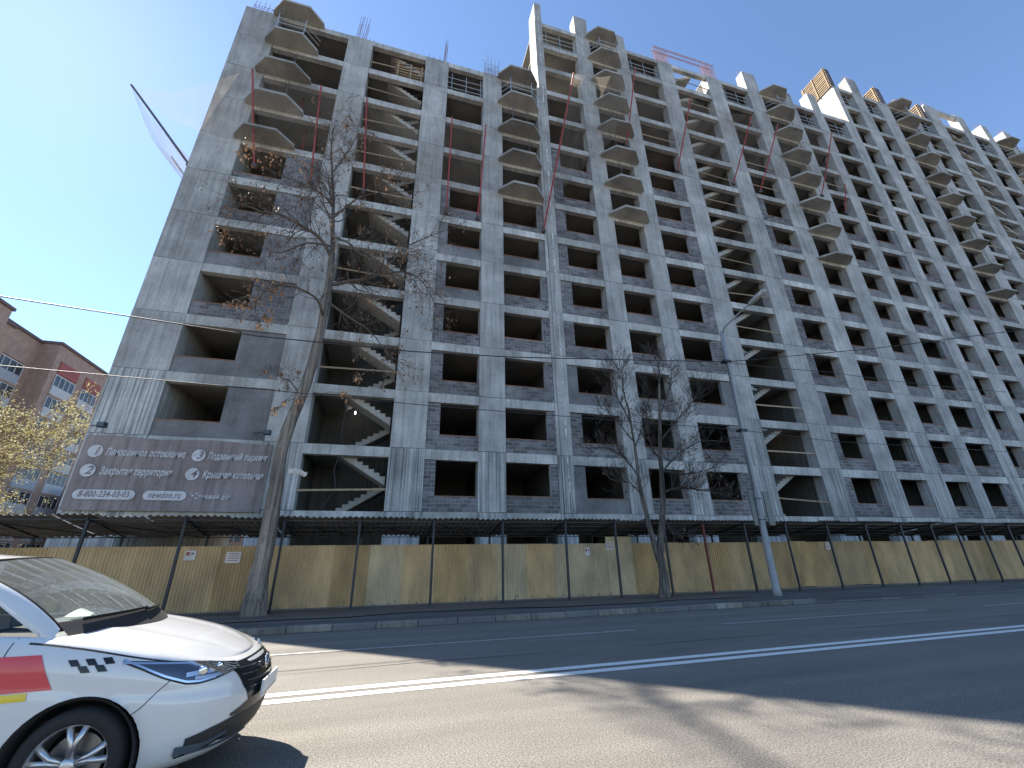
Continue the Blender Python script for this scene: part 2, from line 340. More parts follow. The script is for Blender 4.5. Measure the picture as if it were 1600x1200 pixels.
# ------------------------------------------------------------------ the unfinished blocks
D = 21.17
def zf(r): return 3.68+3*(r-1)               # top of the floor slab that row r stands on
BALC = [(-1.63, .02), (-1.63, -.27), (-.84, -1.13), (.80, -1.13), (1.60, -.30), (1.60, .02)]
class Block: pass
all_blocks = []
def build_block(label, x0, x1, rows, closed, piers, bays, pier0_depth=.7, top_gap=None, y_back=13.6, flush=()):
    root = thing('unfinished_apartment_block', label, 'building', ((x0+x1)/2, D, .1))
    stairs = [b for b in bays if b['k'] == 'stair']
    # piers, one lift per storey, with the cross walls behind them
    for pi, (a, c) in enumerate(piers):
        for r in range(0, rows+1):
            zb = .1 if r == 0 else zf(r)+.010; zt = zf(1)-.010 if r == 0 else zf(r+1)-.010
            dep = pier0_depth if pi == 0 else .7
            e = U(-.010, .010)
            MB().box(a+U(-.008, .008), c+U(-.008, .008), D+e, D+dep, zb, zt, j=.005).build('pier', 'pier_board' if r <= 1 or (r == 2 and random.random() < .35) else 'pier', root)
        if pi and pi < len(piers)-1:
            m_ = (a+c)/2 if pi not in flush else a+.15
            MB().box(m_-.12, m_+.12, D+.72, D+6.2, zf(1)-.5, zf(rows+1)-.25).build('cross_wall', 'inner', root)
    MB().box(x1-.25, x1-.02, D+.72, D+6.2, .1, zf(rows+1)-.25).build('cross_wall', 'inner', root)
    # floor slabs, split by the stairwells
    xs = [x0+.03]
    for s in stairs: xs += [s['x'][0], s['x'][1]]
    xs += [x1-.03]
    for r in range(1, rows+2):
        for i in range(0, len(xs), 2):
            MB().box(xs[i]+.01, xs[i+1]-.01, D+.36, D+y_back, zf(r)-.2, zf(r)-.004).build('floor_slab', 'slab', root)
    for b in bays:
        a, c = b['x']; w = b.get('w', b['x']); cl = b.get('closed', closed)
        # edge beams
        for r in range(0, rows+1):
            zt = zf(r+1); zb = zt-.5
            if b['k'] == 'stair' and top_gap and r in top_gap: pass
            MB().box(a+.012, c-.012, D+.015+U(-.006, .012), D+.34, zb+U(-.02, .02), zt-.006, j=.008).build('edge_beam', 'beam', root)
        # back wall of the rooms
        zt_ = zf(rows+1)-.25
        if b['k'] == 'stair':
            if top_gap: zt_ = zf(min(top_gap))+.6
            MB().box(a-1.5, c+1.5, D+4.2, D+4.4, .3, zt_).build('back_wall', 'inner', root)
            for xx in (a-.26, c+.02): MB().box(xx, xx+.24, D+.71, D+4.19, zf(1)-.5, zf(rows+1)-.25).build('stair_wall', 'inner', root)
            MB().box(a+.01, c-.01, D+(1.9 if top_gap else .36), D+4.19, zf(rows+1)-.2, zf(rows+1)-.004).build('floor_slab', 'slab', root)  # open stairwell: slab added with a narrow gap, to keep the sun out
            if top_gap: MB().box(a-.3, c+.3, D+4.2, D+4.4, zt_+.004, zf(rows+1)).build('back_wall', 'inner', root)
        else:
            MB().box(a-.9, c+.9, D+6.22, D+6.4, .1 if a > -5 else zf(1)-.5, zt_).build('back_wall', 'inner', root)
        if b['k'] == 'stair':
            lo, hi = (a, c); sgn = b['dir']      # dir +1: floor landing on the left
            L = c-a; fl = 2.45
            for r in range(1, rows+1):
                z = zf(r)
                if sgn > 0: xl = a+L-fl-.1; xh = a+L-.1          # flight spans xl..xh, floor landing left
                else: xl = a+.1; xh = a+.1+fl
                def X(t): return xl+(xh-xl)*t if sgn > 0 else xh-(xh-xl)*t   # t=0 at the floor landing
                for y0, y1, za, zb_ in ((D+.50, D+1.75, z+3.0, z+1.5), (D+1.95, D+3.2, z, z+1.5)):
                    n = 9; pts = []
                    for k in range(n):               # saw-tooth top edge
                        t0 = k/n; t1 = (k+1)/n; hz = max(za+(zb_-za)*t0, za+(zb_-za)*t1)
                        pts += [(X(t0), hz), (X(t1), hz)]
                    pts += [(X(1), zb_-.26), (X(0), za-.26)]
                    ar = sum(pts[i][0]*pts[(i+1) % len(pts)][1]-pts[(i+1) % len(pts)][0]*pts[i][1] for i in range(len(pts)))
                    if ar < 0: pts = pts[::-1]
                    MB().prism_xz(pts, y0, y1).build('stair_flight', 'stair', root)
                fa, fb = (a+.01, xl) if sgn > 0 else (xh, c-.01)
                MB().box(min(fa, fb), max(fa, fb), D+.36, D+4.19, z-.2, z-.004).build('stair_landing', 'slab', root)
                # plank guard
                h0, h1 = z+U(.75, 1.05), z+U(.75, 1.05)
                if random.random() < .12: continue
                pb = MB(); y = D+.06
                pb.add([(a-.0, y, h0), (c, y, h1), (c, y+.03, h1), (a, y+.03, h0), (a, y, h0+.09), (c, y, h1+.09), (c, y+.03, h1+.09), (a, y+.03, h0+.09)],
                       [(0, 1, 5, 4), (1, 2, 6, 5), (2, 3, 7, 6), (3, 0, 4, 7), (4, 5, 6, 7), (0, 3, 2, 1)])
                pb.build('guard_plank', 'timber', root)
            continue
        for r in range(1, rows+1):
            z = zf(r); zt = z+2.5
            if r <= cl:
                sz = z+.78 if not b.get('bal') or r < cl else z+.45
                sz += U(-.06, .06); zi = z+.004
                y0 = D+.085; y1 = D+.33
                wl, wr = w
                if wl-a > .1: wl += U(-.06, .06)
                if c-wr > .1: wr += U(-.06, .06)
                if r >= 7 and b.get('bal') and r == cl: wl, wr = max(a, wl), min(c, wr)
                style = random.random()
                mt = 'mortar' if style < .72 else 'plaster'
                m = MB()
                regs = [(a+.01, c-.01, zi, sz)]
                if wl-a > .1: regs.append((a+.01, wl, sz, zt-.03))
                if c-wr > .1: regs.append((wr, c-.01, sz, zt-.03))
                # one L- or U-shaped wall core, built as a closed profile
                pts = [(a+.01, zi), (c-.01, zi)]
                if c-wr > .1: pts += [(c-.01, zt-.03), (wr, zt-.03), (wr, sz)]
                else: pts += [(c-.01, sz)]
                if wl-a > .1: pts += [(wl, sz), (wl, zt-.03), (a+.01, zt-.03)]
                else: pts += [(a+.01, sz)]
                m.prism_xz(pts, y0, y1)
                iw = m.build('infill_wall', mt, root)
                MB().box(wl+.01, wr-.01, y0-.03, y1-.02, sz+.002, sz+.03, j=.004).build('sill', 'sill', iw)
                if mt == 'mortar':
                    for (ra, rc, rz, rt) in regs:
                        k = 0; zz = rz+.006
                        while zz < rt-.05:
                            hh = min(.183, rt-zz-.004); xx = ra+.006-(.2 if k % 2 else 0)
                            if (rz, rt) != (zi, sz) and k % 2: xx = ra+.006-.2
                            while xx < rc-.02:
                                l_, r__ = max(xx, ra+.006), min(xx+.380, rc-.004)
                                if r__-l_ > .05: all_blocks.append((root, iw, l_, r__, y0, zz, zz+hh))
                                xx += .4
                            zz += .203; k += 1
        if b.get('bal') is not None:
            cx = b['bal']
            pr = [(cx+x, D+y) for x, y in BALC]
            for r in range(7, rows+1):
                zt = zf(r+1)
                ob = MB().prism([(x+U(-.02, .02), y+U(-.02, .02) if y < D-.1 else y) for x, y in pr], zt-.20+U(-.02, .02), zt-.02).build('balcony', 'balcony', root)
                if r > 7:
                    for px_, py_ in ((-.7, -.95), (.55, -.6)):
                        if random.random() < .8 and r > 8:
                            MB().bar((cx+px_+U(-.1, .1), D+py_, zf(r)-.02), (cx+px_+U(-.05, .05), D+py_+.03, zf(r)+U(1.2, 2.75)), .022).build('prop', 'prop', root)
        # tube guard rails on the top floor
        z = zf(rows)
        g = MB()
        if b.get('bal') is not None:
            q = [(b['bal']+x, D+y+.1) for x, y in BALC[1:5]]
            for i in range(3):
                for h in (.55, 1.05): g.bar((*q[i], z+h), (*q[i+1], z+h), .022, 5)
            for x, y in q[1:3]: g.bar((x, y, z), (x, y, z+1.5), .026, 5)
        else:
            for h in (.5, 1.05, 1.6): g.bar((a, D+.2, z+h), (c, D+.2, z+h+U(-.05, .05)), .022, 5)
            for t in (.12, .52, .93): g.bar((a+(c-a)*t, D+.17, z), (a+(c-a)*t, D+.17, z+2.1), .026, 5)
        g.build('guard_rail', 'rail_metal', root)
        for r in range(cl+1, rows+1):
            for q in range(random.choice((0, 0, 1, 2))):
                px_ = U(a+.3, c-.3); py_ = D+U(.9, 3.); MB().bar((px_, py_, zf(r)), (px_+U(-.08, .08), py_, zf(r)+2.78), .03, 6).build('prop', random.choice(('prop', 'redpole', 'rail_metal')), root)
        for r in range(max(cl, 9)+1, rows):
            if b.get('bal') is None and random.random() < .28:
                h = zf(r)+U(.8, 1.1)
                MB().box(a+.01, c-.01, D+.10, D+.13, h, h+.1).build('guard_plank', 'timber', root)
    return root
def bay(k, a, c, w=None, **kw): return dict(k=k, x=(a, c), w=w or (a, c), **kw)
S1 = build_block('lowest unfinished concrete block at the left end, carrying the brown banner', -12.2, 8.74, 11, 7,
    [(-12.2, -10.06), (-5.6, -3.95), (-.12, 1.56), (4.25, 5.69), (8.56, 8.74)],
    [bay('win', -10.06, -5.6, (-10.06, -7.6), bal=-8.83), bay('stair', -3.95, -.12, dir=1), bay('win', 1.56, 4.25, (2.18, 4.25)),
     bay('win', 5.69, 8.56, (5.69, 8.14), bal=6.97)], pier0_depth=13.6)
S2 = build_block('middle unfinished concrete block, fourteen storeys of openings above the fence', 8.77, 45.3, 14, 9,
    [(8.77, 9.45), (12.65, 14.0), (16.45, 17.84), (21.1, 22.73), (26.63, 28.4), (31.6, 33.35), (35.95, 37.73), (40.25, 41.5), (44.6, 45.3)],
    [bay('win', 9.45, 12.65, (10.2, 12.65)), bay('win', 14., 16.45, bal=15.22, closed=7), bay('win', 17.84, 21.1, (17.84, 20.3)), bay('stair', 22.73, 26.63, dir=-1),
     bay('win', 28.4, 31.6, (29.13, 31.6)), bay('win', 33.35, 35.95, bal=34.7, closed=7), bay('win', 37.73, 40.25), bay('win', 41.5, 44.6, (41.5, 44.))],
    pier0_depth=1.5, top_gap=(13, 14), flush=(8,))
S3 = build_block('tallest unfinished concrete block at the right, wooden formwork on its roof', 45.33, 86., 16, 9,
    [(45.33, 46.05), (48.2, 49.85), (52.1, 53.95), (56.9, 58.65), (61.3, 63.45), (67.2, 68.9), (72., 73.5), (76.5, 78.3), (80.9, 82.3), (85.2, 86.)],
    [bay('win', 46.05, 48.2), bay('win', 49.85, 52.1), bay('win', 53.95, 56.9, bal=55.4, closed=7), bay('win', 58.65, 61.3), bay('stair', 63.45, 67.2, dir=1),
     bay('win', 68.9, 72.), bay('win', 73.5, 76.5, bal=75., closed=7), bay('win', 78.3, 80.9), bay('win', 82.3, 85.2)], pier0_depth=3.2, flush=(4, 9))
# blocks: the 300 nearest of each building singly, the rest joined
for root in (S1, S2, S3):
    bl = sorted([b for b in all_blocks if b[0] == root], key=lambda b: (b[2]**2+D*D+(b[5]-H)**2))
    share = {}
    for i, (_, iw, a, c, y, z0, z1) in enumerate(bl[:300]):
        k = (round((c-a)*50), round((z1-z0)*50))
        if k not in share:
            hw, hh = (c-a)/2, (z1-z0)/2
            share[k] = MB().add([(-hw+.004, -.014, -hh+.004), (hw-.004, -.014, -hh+.004), (hw-.004, -.014, hh-.004), (-hw+.004, -.014, hh-.004), (-hw, .004, -hh), (hw, .004, -hh), (hw, .004, hh), (-hw, .004, hh)],
                [(0, 1, 2, 3), (1, 0, 4, 5), (2, 1, 5, 6), (3, 2, 6, 7), (0, 3, 7, 4)]).mesh('block', 'block')
        o = link('block', share[k], iw, ((a+c)/2, y+U(-.006, .003), (z0+z1)/2))
    rest = MB()
    for (_, iw, a, c, y, z0, z1) in bl[300:]:
        d = y-.014+U(-.006, .003)
        rest.add([(a+.003, d, z0+.003), (c-.003, d, z0+.003), (c-.003, d, z1-.003), (a+.003, d, z1-.003), (a, y+.003, z0), (c, y+.003, z0), (c, y+.003, z1), (a, y+.003, z1)],
                 [(0, 1, 2, 3), (1, 0, 4, 5), (2, 1, 5, 6), (3, 2, 6, 7), (0, 3, 7, 4)])
    tag(rest.build('blockwork', 'block', root), kind='stuff')
# expansion joint strips
for root, x in ((S2, 9.12), (S3, 45.6)):
    b = MB()
    for i in range(60):
        z = 3.3+i*.72; w = U(.02, .05)
        if random.random() < .85: b.box(x+.012*math.sin(i)-w, x+.012*math.sin(i)+w, D-.035, D+.02, z, z+U(.5, .73))
    tag(b.build('joint_strip', 'joint', root), kind='stuff')
# roof: column stubs, starter bars
def rebar(root, x0, x1, y, z, h, n, name='starter_bars', mat='rust', ties=0, lean=0):
    b = MB()
    for i in range(n):
        x = x0+(x1-x0)*(i/(n-1) if n > 1 else .5)
        for dy in (0, .3):
            hh = h*U(.8, 1.05)
            b.bar((x, y+dy, z-.2), (x+U(-.06, .06)+lean, y+dy+U(-.05, .05), z+hh), .014, 4)
    for t in range(ties):
        zz = z+.25+t*.22
        b.bar((x0-.05, y-.02, zz), (x1+.05, y-.02, zz), .012, 4); b.bar((x0-.05, y+.32, zz), (x1+.05, y+.32, zz), .012, 4)
    return b.build(name, mat, root)
z1 = zf(12); z2 = zf(15); z3 = zf(17)
rebar(S1, -11.9, -9.4, D+.2, z1, 1.3, 9, ties=3)
rebar(S1, -5.2, -4.6, D+.2, z1, 3.0, 5, lean=.12); rebar(S1, -4.5, -4.0, D+.3, z1, .8, 3)
rebar(S1, .1, .9, D+.3, z1, 1.0, 3); rebar(S1, 1.15, 1.35, D+.2, z1, 3.1, 4, lean=.1)
rebar(S1, 4.4, 5.5, D+.15, z1, 2.8, 5, 'rebar_cage', 'prop', 6)
def stub(root, a, c, z, h, dep=1.6, y=D):
    MB().box(a, c, y, y+dep, z+.004, z+h, j=.01).build('column_stub', 'pier', root)
    rebar(root, a+.15, c-.15, y+.2, z+h, .8, 4)
stub(S2, 8.8, 9.42, z2, 2.75, 1.5); stub(S2, 12.68, 13.95, z2, 2.75, .9); stub(S2, 16.6, 17.75, z2, 1.9, .7)
stub(S2, 31.65, 33.3, z2, 2.8, .8); stub(S2, 40.3, 41.45, z2, 2.8, .9); stub(S2, 36.2, 37.6, z2, 1.5, .8)
stub(S2, 8.8, 9.4, z2-4, 3.0+3, 1.2, D+6.5)
stub(S3, 48.3, 49.8, z3, 2.7, .9); stub(S3, 61.5, 63.4, z3, 3.0, .8); stub(S3, 67.3, 68.8, z3, 3.0, .8); stub(S3, 72.1, 73.3, z3, 2.8, 1.0); stub(S3, 76.8, 78.2, z3, 3.2, 1.0)
MB().box(63.45, 67.25, D+.1, D+.5, z3+2.4, z3+3.0).build('edge_beam', 'beam', S3)
rebar(S2, 21.2, 22.7, D+.2, z2, 2.6, 8, 'rebar_cage', 'rebar_pink', 10); rebar(S2, 26.7, 28.2, D+.2, z2, 2.6, 8, 'rebar_cage', 'rebar_pink', 10)
b = MB()
for dz in (2.2, 2.35, 2.5):
    for dy in (.15, .5): b.bar((21.2, D+dy, z2+dz), (28.2, D+dy, z2+dz-.05), .02, 4)
for i in range(24): b.bar((21.4+i*.28, D+.15, z2+2.2), (21.4+i*.28, D+.15, z2+2.5), .012, 4)
b.build('rebar_cage', 'rebar_pink', S2)
# lit end wall of the tallest block is its first pier; formwork stands on it
def formwork(label, a, c, y, z, h, dep, n=9, axis='x'):
    t = thing('formwork_panel', label, 'formwork', ((a+c)/2, y, z), 'formwork panels on the roof')
    if axis == 'x':
        MB().box(a, c, y+.1, y+.14, z, z+h).build('plywood_face', 'ply', t)
        for i in range(n): MB().box(a-.06, c+.06, y, y+.1, z+.08+i*(h-.2)/(n-1), z+.2+i*(h-.2)/(n-1)).build('waler', 'timber', t)
        for x in (a+.1, (a+c)/2, c-.2): MB().box(x, x+.1, y-.08, y-.004, z-.02, z+h+.06).build('strongback', 'timber', t)
    else:
        MB().box(a+.1, a+.14, y, y+dep, z, z+h).build('plywood_face', 'ply', t)
        for i in range(n): MB().box(a, a+.1, y-.05, y+dep+.05, z+.08+i*(h-.2)/(n-1), z+.2+i*(h-.2)/(n-1)).build('waler', 'timber', t)
        for yy in (y+.1, y+dep/2, y+dep-.2): MB().box(a-.08, a-.004, yy, yy+.1, z-.02, z+h+.06).build('strongback', 'timber', t)
        MB().box(a+.14, c, y, y+.05, z, z+h).build('end_board', 'darkpole', t)
    return t
formwork('big slatted formwork panel on the lit end wall of the tallest block', 45.2, 46.0, D+.1, z3+.01, 3.3, 2.9, 11, 'y')
formwork('slatted formwork panel standing right of the first column stub, on the tallest block', 53.0, 54.0, D+.1, z3+.01, 3.0, 2.2, 9, 'y')
formwork('small stacked timber formwork above the topmost right-hand balcony', 56.6, 57.6, D+.3, z3+.01, 2.4, 1.6, 7, 'y')
formwork('formwork panel leaning beside the open roof frame of the tallest block', 60.6, 61.4, D+.2, z3+.01, 2.9, 2.2, 9, 'y')
formwork('dark plywood shutter in the open top storey beside the left stairwell', -2.2, -.2, D+.5, zf(11)+.01, 2.2, .5, 8)

# ------------------------------------------------------------------ safety nets
def pole(t, a, b, mat='redpole', r=.05):
    a, b = Vector(a), Vector(b); MB().tube([a, a.lerp(b, .5)+Vector((0, -.06, 0)), b], [r, r, r*.9], 6).build('net_pole', mat, t)
    MB().box(a.x-.12, a.x+.12, a.y-.14, a.y+.02, a.z-.12, a.z+.12).build('bracket', 'darkpole', t)
def netgrid(t, A, B, Cc, Dd, sag, mat='net', n=14):
    # quad A (in,left) B (in,right) C (out,right) D (out,left), sagging
    A, B, Cc, Dd = (Vector(p) for p in (A, B, Cc, Dd)); P = []
    for i in range(n+1):
        row = []
        for j in range(n+1):
            u, v = i/n, j/n
            p = (A*(1-u)+B*u)*(1-v)+(Dd*(1-u)+Cc*u)*v
            s = sag*(math.sin(math.pi*u)*(.35+.65*v)+.6*math.sin(math.pi*v))*.7
            p = p+Vector((.05*math.sin(9*u+5*v), .06*math.sin(7*v+4*u), -s)); row.append(p)
        P.append(row)
    MB().grid(P).build('netting', mat, t, True)
def net_run(label, pts, sag=1.0, extra=None):
    t = thing('safety_net', label, 'safety net', (pts[0][0][0], D, pts[0][0][2]))
    for (bx, bz), tp in [((p[0][0], p[0][2]), p[1]) for p in pts]: pole(t, (bx, D-.03, bz), tp)
    for i in range(len(pts)-1):
        (a, ta), (b, tb) = pts[i], pts[i+1]
        netgrid(t, (a[0], D-.05, a[2]+2.2), (b[0], D-.05, b[2]+2.2), tb, ta, sag)
    return t
n1 = net_run('pale catch net on red poles across the left block', [((-9.04, 0, 22.6), (-9.6, 19.0, 27.7)), ((-6.01, 0, 22.2), (-6.05, 19.3, 28.1)), ((-3.06, 0, 22.3), (-3.4, 19.2, 27.9)),
              ((1.96, 0, 21.9), (1.82, 19.1, 27.9)), ((3.98, 0, 21.9), (4., 18.9, 27.7))], 1.0)
pole(n1, (-12.24, D+.3, 22.1), (-16.84, 22.1, 28.0), 'darkpole', .07)
pole(n1, (-12.24, D+5.5, 22.3), (-16.3, 26.5, 27.4), 'darkpole', .05)
netgrid(n1, (-12.25, D-.05, 24.6), (-9.2, D-.05, 24.8), (-9.6, 19.0, 27.7), (-16.84, 22.1, 28.), 1.5, 'net')
netgrid(n1, (-12.25, D+.2, 22.6), (-12.25, D+5.5, 23.2), (-16.3, 26.5, 27.4), (-16.84, 22.1, 28.), 1.2, 'net_dense')
net_run('tan catch net on red poles across the middle block', [((8.47, 0, 21.9), (8.9, 15.6, 29.8)), ((16.07, 0, 32.3), (16.2, 18.6, 38.2)), ((20.58, 0, 30.9), (20.9, 18.4, 36.2)), ((26.13, 0, 31.), (26.7, 18.2, 35.9)), ((28.93, 0, 30.9), (29.6, 18.3, 36.)), ((36.4, 0, 32.4), (36.9, 18.7, 38.)), ((38.66, 0, 30.9), (38.9, 20.4, 33.8))], .9)

# ------------------------------------------------------------------ fence and covered walkway
FY = 16.5
fence = thing('sheet_metal_fence', 'yellow profiled sheet fence along the foot of the building site', 'fence', (0, FY, .15))
def ribs(w, h, pitch=.095):
    b = MB(); n = int(w/pitch); P0 = []
    for i in range(n):
        x = i*w/n; q = w/n
        P0 += [(x, 0), (x+q*.35, 0), (x+q*.5, -.022), (x+q*.85, -.022)]
    P0.append((w, 0))
    b.grid([[Vector((x, y, 0)) for x, y in P0], [Vector((x, y, h)) for x, y in P0]]); return b
sheets = {}
x = -19.5; i = 0; zs_ = 0
while x < 60:
    w = 1.12; h = 1.87
    m = random.choices(['fence', 'fence_pale', 'fence_tan'], [.6, .15, .25])[0]
    if 3.6 < x < 4.6 or 5.9 < x < 6.9: m = 'fence_pale'
    if 8.3 < x < 9.4: h = 2.12; m = 'fence_pale'
    k = (m, h)
    if k not in sheets: sheets[k] = ribs(w+.03, h).mesh('fence_sheet', m)
    o = link('fence_sheet', sheets[k], fence, (x, FY+(.012 if i % 2 else 0)+U(-.004, .004), .19+(U(-.02, .05) if random.random() < .4 else 0)))
    o.rotation_euler = (0, U(-.004, .004), U(-.006, .006))
    x += w; i += 1
x = -19
while x < 60:
    MB().box(x, x+.06, FY+.05, FY+.11, .1, 1.95).build('fence_post', 'post', fence); x += 2.8
for z in (.6, 1.6): MB().box(-19.5, 60, FY+.035, FY+.05, z, z+.05).build('fence_rail', 'post', fence)
MB().box(-19.5, 60, FY-.10, FY+.14, .1, .19, j=.01).build('fence_plinth', 'kerb', fence)
def notice(label, x, z, w=.42, h=.33, y=FY-.045, kind=0):
    t = thing('notice_board', label, 'notice', (x, y, z-h/2))
    MB().box(x-w/2, x+w/2, y, y+.012, z-h/2, z+h/2).build('board', 'notice', t)
    if kind == 0:
        for k in range(4):
            s = w*(.36 if k % 2 else .42); MB().box(x-s, x+s, y-.004, y-.001, z+h*.30-k*h*.2, z+h*.36-k*h*.2).build('print_line', 'notice_red', t)
    else:
        MB().box(x-w*.38, x-.02, y-.004, y-.001, z+.0, z+h*.36).build('print_block', 'notice_red', t); MB().box(x+.02, x+w*.3, y-.004, y-.001, z+.02, z+h*.3).build('print_block', 'print_brown', t)
notice('white notice with red lines on the fence, just left of the big tree', *(lambda p: (p.x, p.z))(atY(365, 871, FY)))
notice('small faded notice on the fence between white car and the big tree', *(lambda p: (p.x, p.z))(atY(298, 868, FY)), .3, .28, kind=1)
notice('notice on the tall fence sheet in the middle, left of the double-stemmed tree', *(lambda p: (p.x, p.z))(atY(952, 853, FY)), .36, .3)
notice('tiny rusty plate on the fence just left of the tall sheet', *(lambda p: (p.x, p.z))(atY(917, 862, FY)), .22, .3, kind=1)
notice('small notice on the fence right of the lamp post', *(lambda p: (p.x, p.z))(atY(1293, 853, FY)), .34, .3)
# walkway roof
CY0, CY1, CZ0, CZ1 = 15.42, 17.9, 2.86, 2.43
can = thing('walkway_canopy', 'long corrugated canopy on dark posts in front of the yellow fence', 'canopy', (0, 15.5, .15))
cs = MB(); n = 44; w = 1.13
def csheet():
    b = MB(); P = []
    for y, z in ((CY0, CZ0), ((CY0+CY1)/2, (CZ0+CZ1)/2-.01), (CY1, CZ1)):
        P.append([Vector((w*i/n-.0, y, z+.024*math.cos(2*math.pi*i/n*(w/.18)))) for i in range(n+1)])
    b.grid(P, flip=True)
    b.grid([[p-Vector((0, 0, .007)) for p in r] for r in P])
    for k in range(n):
        a, c = P[0][k], P[0][k+1]; d = Vector((0, 0, .007)); b.add([a-d, c-d, c, a], [(0, 1, 2, 3)])
    return b.mesh('roof_sheet', 'roofsheet', False)
cme = csheet(); x = -20
while x < 62:
    o = link('roof_sheet', cme, can, (x, U(-.05, .03), (0 if int(x/1.1) % 2 else .009)+U(-.006, .006))); o.rotation_euler = (U(-.002, .002), U(-.003, .003), 0); x += 1.1
posts = [-17.6, -15.2, -12.8, -10.45, -8.15, -5.75, -3.05, -.80, 1.60, 4.02, 6.42, 8.45, 10.6, 12.42, 14.45, 16.6, 18.9, 21.2, 23.4, 25.4, 27.1, 29., 31., 33.2, 35.4, 37.6, 39.8, 42., 44.2, 46.4, 48.6, 51, 53.2, 55.4]
for i, x in enumerate(posts):
    MB().box(x-.035, x+.035, 15.5, 15.57, .12, 2.80).build('post', 'post_red' if abs(x-12.42) < .1 else 'post', can)
    MB().box(x-.03, x+.03, 17.55, 17.61, .15, 2.43).build('post', 'post', can)
    MB().add([(x-.02, 15.45, 2.755), (x+.02, 15.45, 2.755), (x+.02, 17.75, 2.37), (x-.02, 17.75, 2.37), (x-.02, 15.45, 2.815), (x+.02, 15.45, 2.815), (x+.02, 17.75, 2.42), (x-.02, 17.75, 2.42)],
             [(0, 1, 5, 4), (1, 2, 6, 5), (2, 3, 7, 6), (3, 0, 4, 7), (0, 3, 2, 1), (4, 5, 6, 7)]).build('rafter', 'post', can)
    if i < len(posts)-1:
        MB().bar((x, 15.55, 2.70), (posts[i+1], 17.55, 2.36), .016, 5).build('brace', 'post', can)
for y in (15.55, 16.1, 16.7, 17.3, 17.75):
    z = CZ0+(CZ1-CZ0)*(y-CY0)/(CY1-CY0)-.055
    MB().box(-20, 62, y-.02, y+.02, z-.03, z).build('purlin', 'post', can)

# ------------------------------------------------------------------ banner
def text_mesh(s, size, shear=0., name='lettering', bold=0.):
    cu = bpy.data.curves.new('t', 'FONT'); cu.body = s; cu.size = size; cu.shear = shear; cu.align_x = 'LEFT'; cu.align_y = 'CENTER'
    cu.offset = bold; cu.resolution_u = 3; cu.space_character = 1.08
    ob = bpy.data.objects.new('t', cu); COL.objects.link(ob); bpy.context.view_layer.update()
    dg = bpy.context.evaluated_depsgraph_get(); me = bpy.data.meshes.new_from_object(ob.evaluated_get(dg)); me.name = name
    bpy.data.objects.remove(ob); return me
BY = D-.16
ban = thing('advertising_banner', 'brown banner with white lettering hung on the left end of the building', 'banner', (-8.5, BY, 3.5))
bp = MB(); P = []
for i in range(25):
    P.append([Vector((-12.05+.10*0+(6.85)*i/24, BY+.012*math.sin(i*1.7+j), 3.56+(2.95)*j/10+.04*math.sin(i*.5)*(j == 10))) for j in range(11)])
bp.grid(P, flip=False); P2 = [[p+Vector((0, .02, 0)) for p in r] for r in P]; bp.grid(P2, flip=True)
bp.build('vinyl_sheet', 'banner', ban)
def put(me, mat, x, z, parent=ban, dy=-.045, name='lettering'):
    me.materials.clear(); me.materials.append(M[mat])
    o = link(name, me, parent, (x, BY+dy, z)); o.rotation_euler = (math.pi/2, 0, 0); return o
def bpx(x, y): p = atY(x, y, BY); return p.x, p.z
def disc(x, z, r, mat, n=24, dy=-.042, name='number_disc'):
    b = MB(); b.add([(x+r*math.cos(2*math.pi*i/n), BY+dy, z+r*math.sin(2*math.pi*i/n)) for i in range(n)], [tuple(range(n))]); return b.build(name, mat, ban)
def pill(x0, x1, z, r, mat):
    b = MB(); n = 10; pts = [(x1-r+r*math.sin(math.pi*i/n), z-r*math.cos(math.pi*i/n)) for i in range(n+1)]+[(x0+r-r*math.sin(math.pi*i/n), z+r*math.cos(math.pi*i/n)) for i in range(n+1)]
    b.add([(x, BY-.042, zz) for x, zz in pts], [tuple(range(len(pts)))]); b.build('white_panel', mat, ban)
for num, cx, cy, s, tx, tw in (('1', 150, 705, 'Панорамное остекление', 166, 292), ('2', 138, 735, 'Закрытая территория', 156, 270), ('3', 311, 712, 'Подземный паркинг', 325, 419), ('4', 301, 741, 'Крышная котельная', 317, 412)):
    x, z = bpx(cx, cy); disc(x, z, .255, 'print_white')
    put(text_mesh(num, .46, .25, bold=.008), 'banner', x-.13+.05, z, dy=-.046, name='number')
    xa, za = bpx(tx, cy+3 if num in '12' else cy+1.5); xb, zb = bpx(tw, cy+3)
    me = text_mesh(s, .40, .22, bold=.011); wid = max(v.co.x for v in me.vertices) or 1
    o = put(me, 'print_white', xa, z-.02); o.scale = ((xb-xa)/wid, 1, 1)
for s, xa_, xb_, cy, size in (('8-800-234-03-03', 114, 212, 772, .33), ('newdon.ru', 224, 292, 774, .36)):
    xa, z = bpx(xa_, cy); xb, _ = bpx(xb_, cy); pill(xa, xb, z, .185, 'print_white')
    me = text_mesh(s, size, .2, bold=.006); wid = max(v.co.x for v in me.vertices)
    o = put(me, 'print_brown', xa+.17, z+.01, dy=-.047); o.scale = ((xb-xa-.36)/wid, 1, 1)
x, z = bpx(307, 775)
lg = MB()
for a in (0, 1, 2, 3):
    t = a*math.pi/2; lg.add([(x+.05*math.cos(t), BY-.043, z+.05*math.sin(t)), (x+.17*math.cos(t)-.06*math.sin(t), BY-.043, z+.12*math.sin(t)+.05*math.cos(t)), (x+.17*math.cos(t)+.06*math.sin(t), BY-.043, z+.12*math.sin(t)-.05*math.cos(t))], [(0, 2, 1)])
lg.build('logo', 'print_white', ban)
xa, z = bpx(316, 776.5); xb, _ = bpx(361, 777)
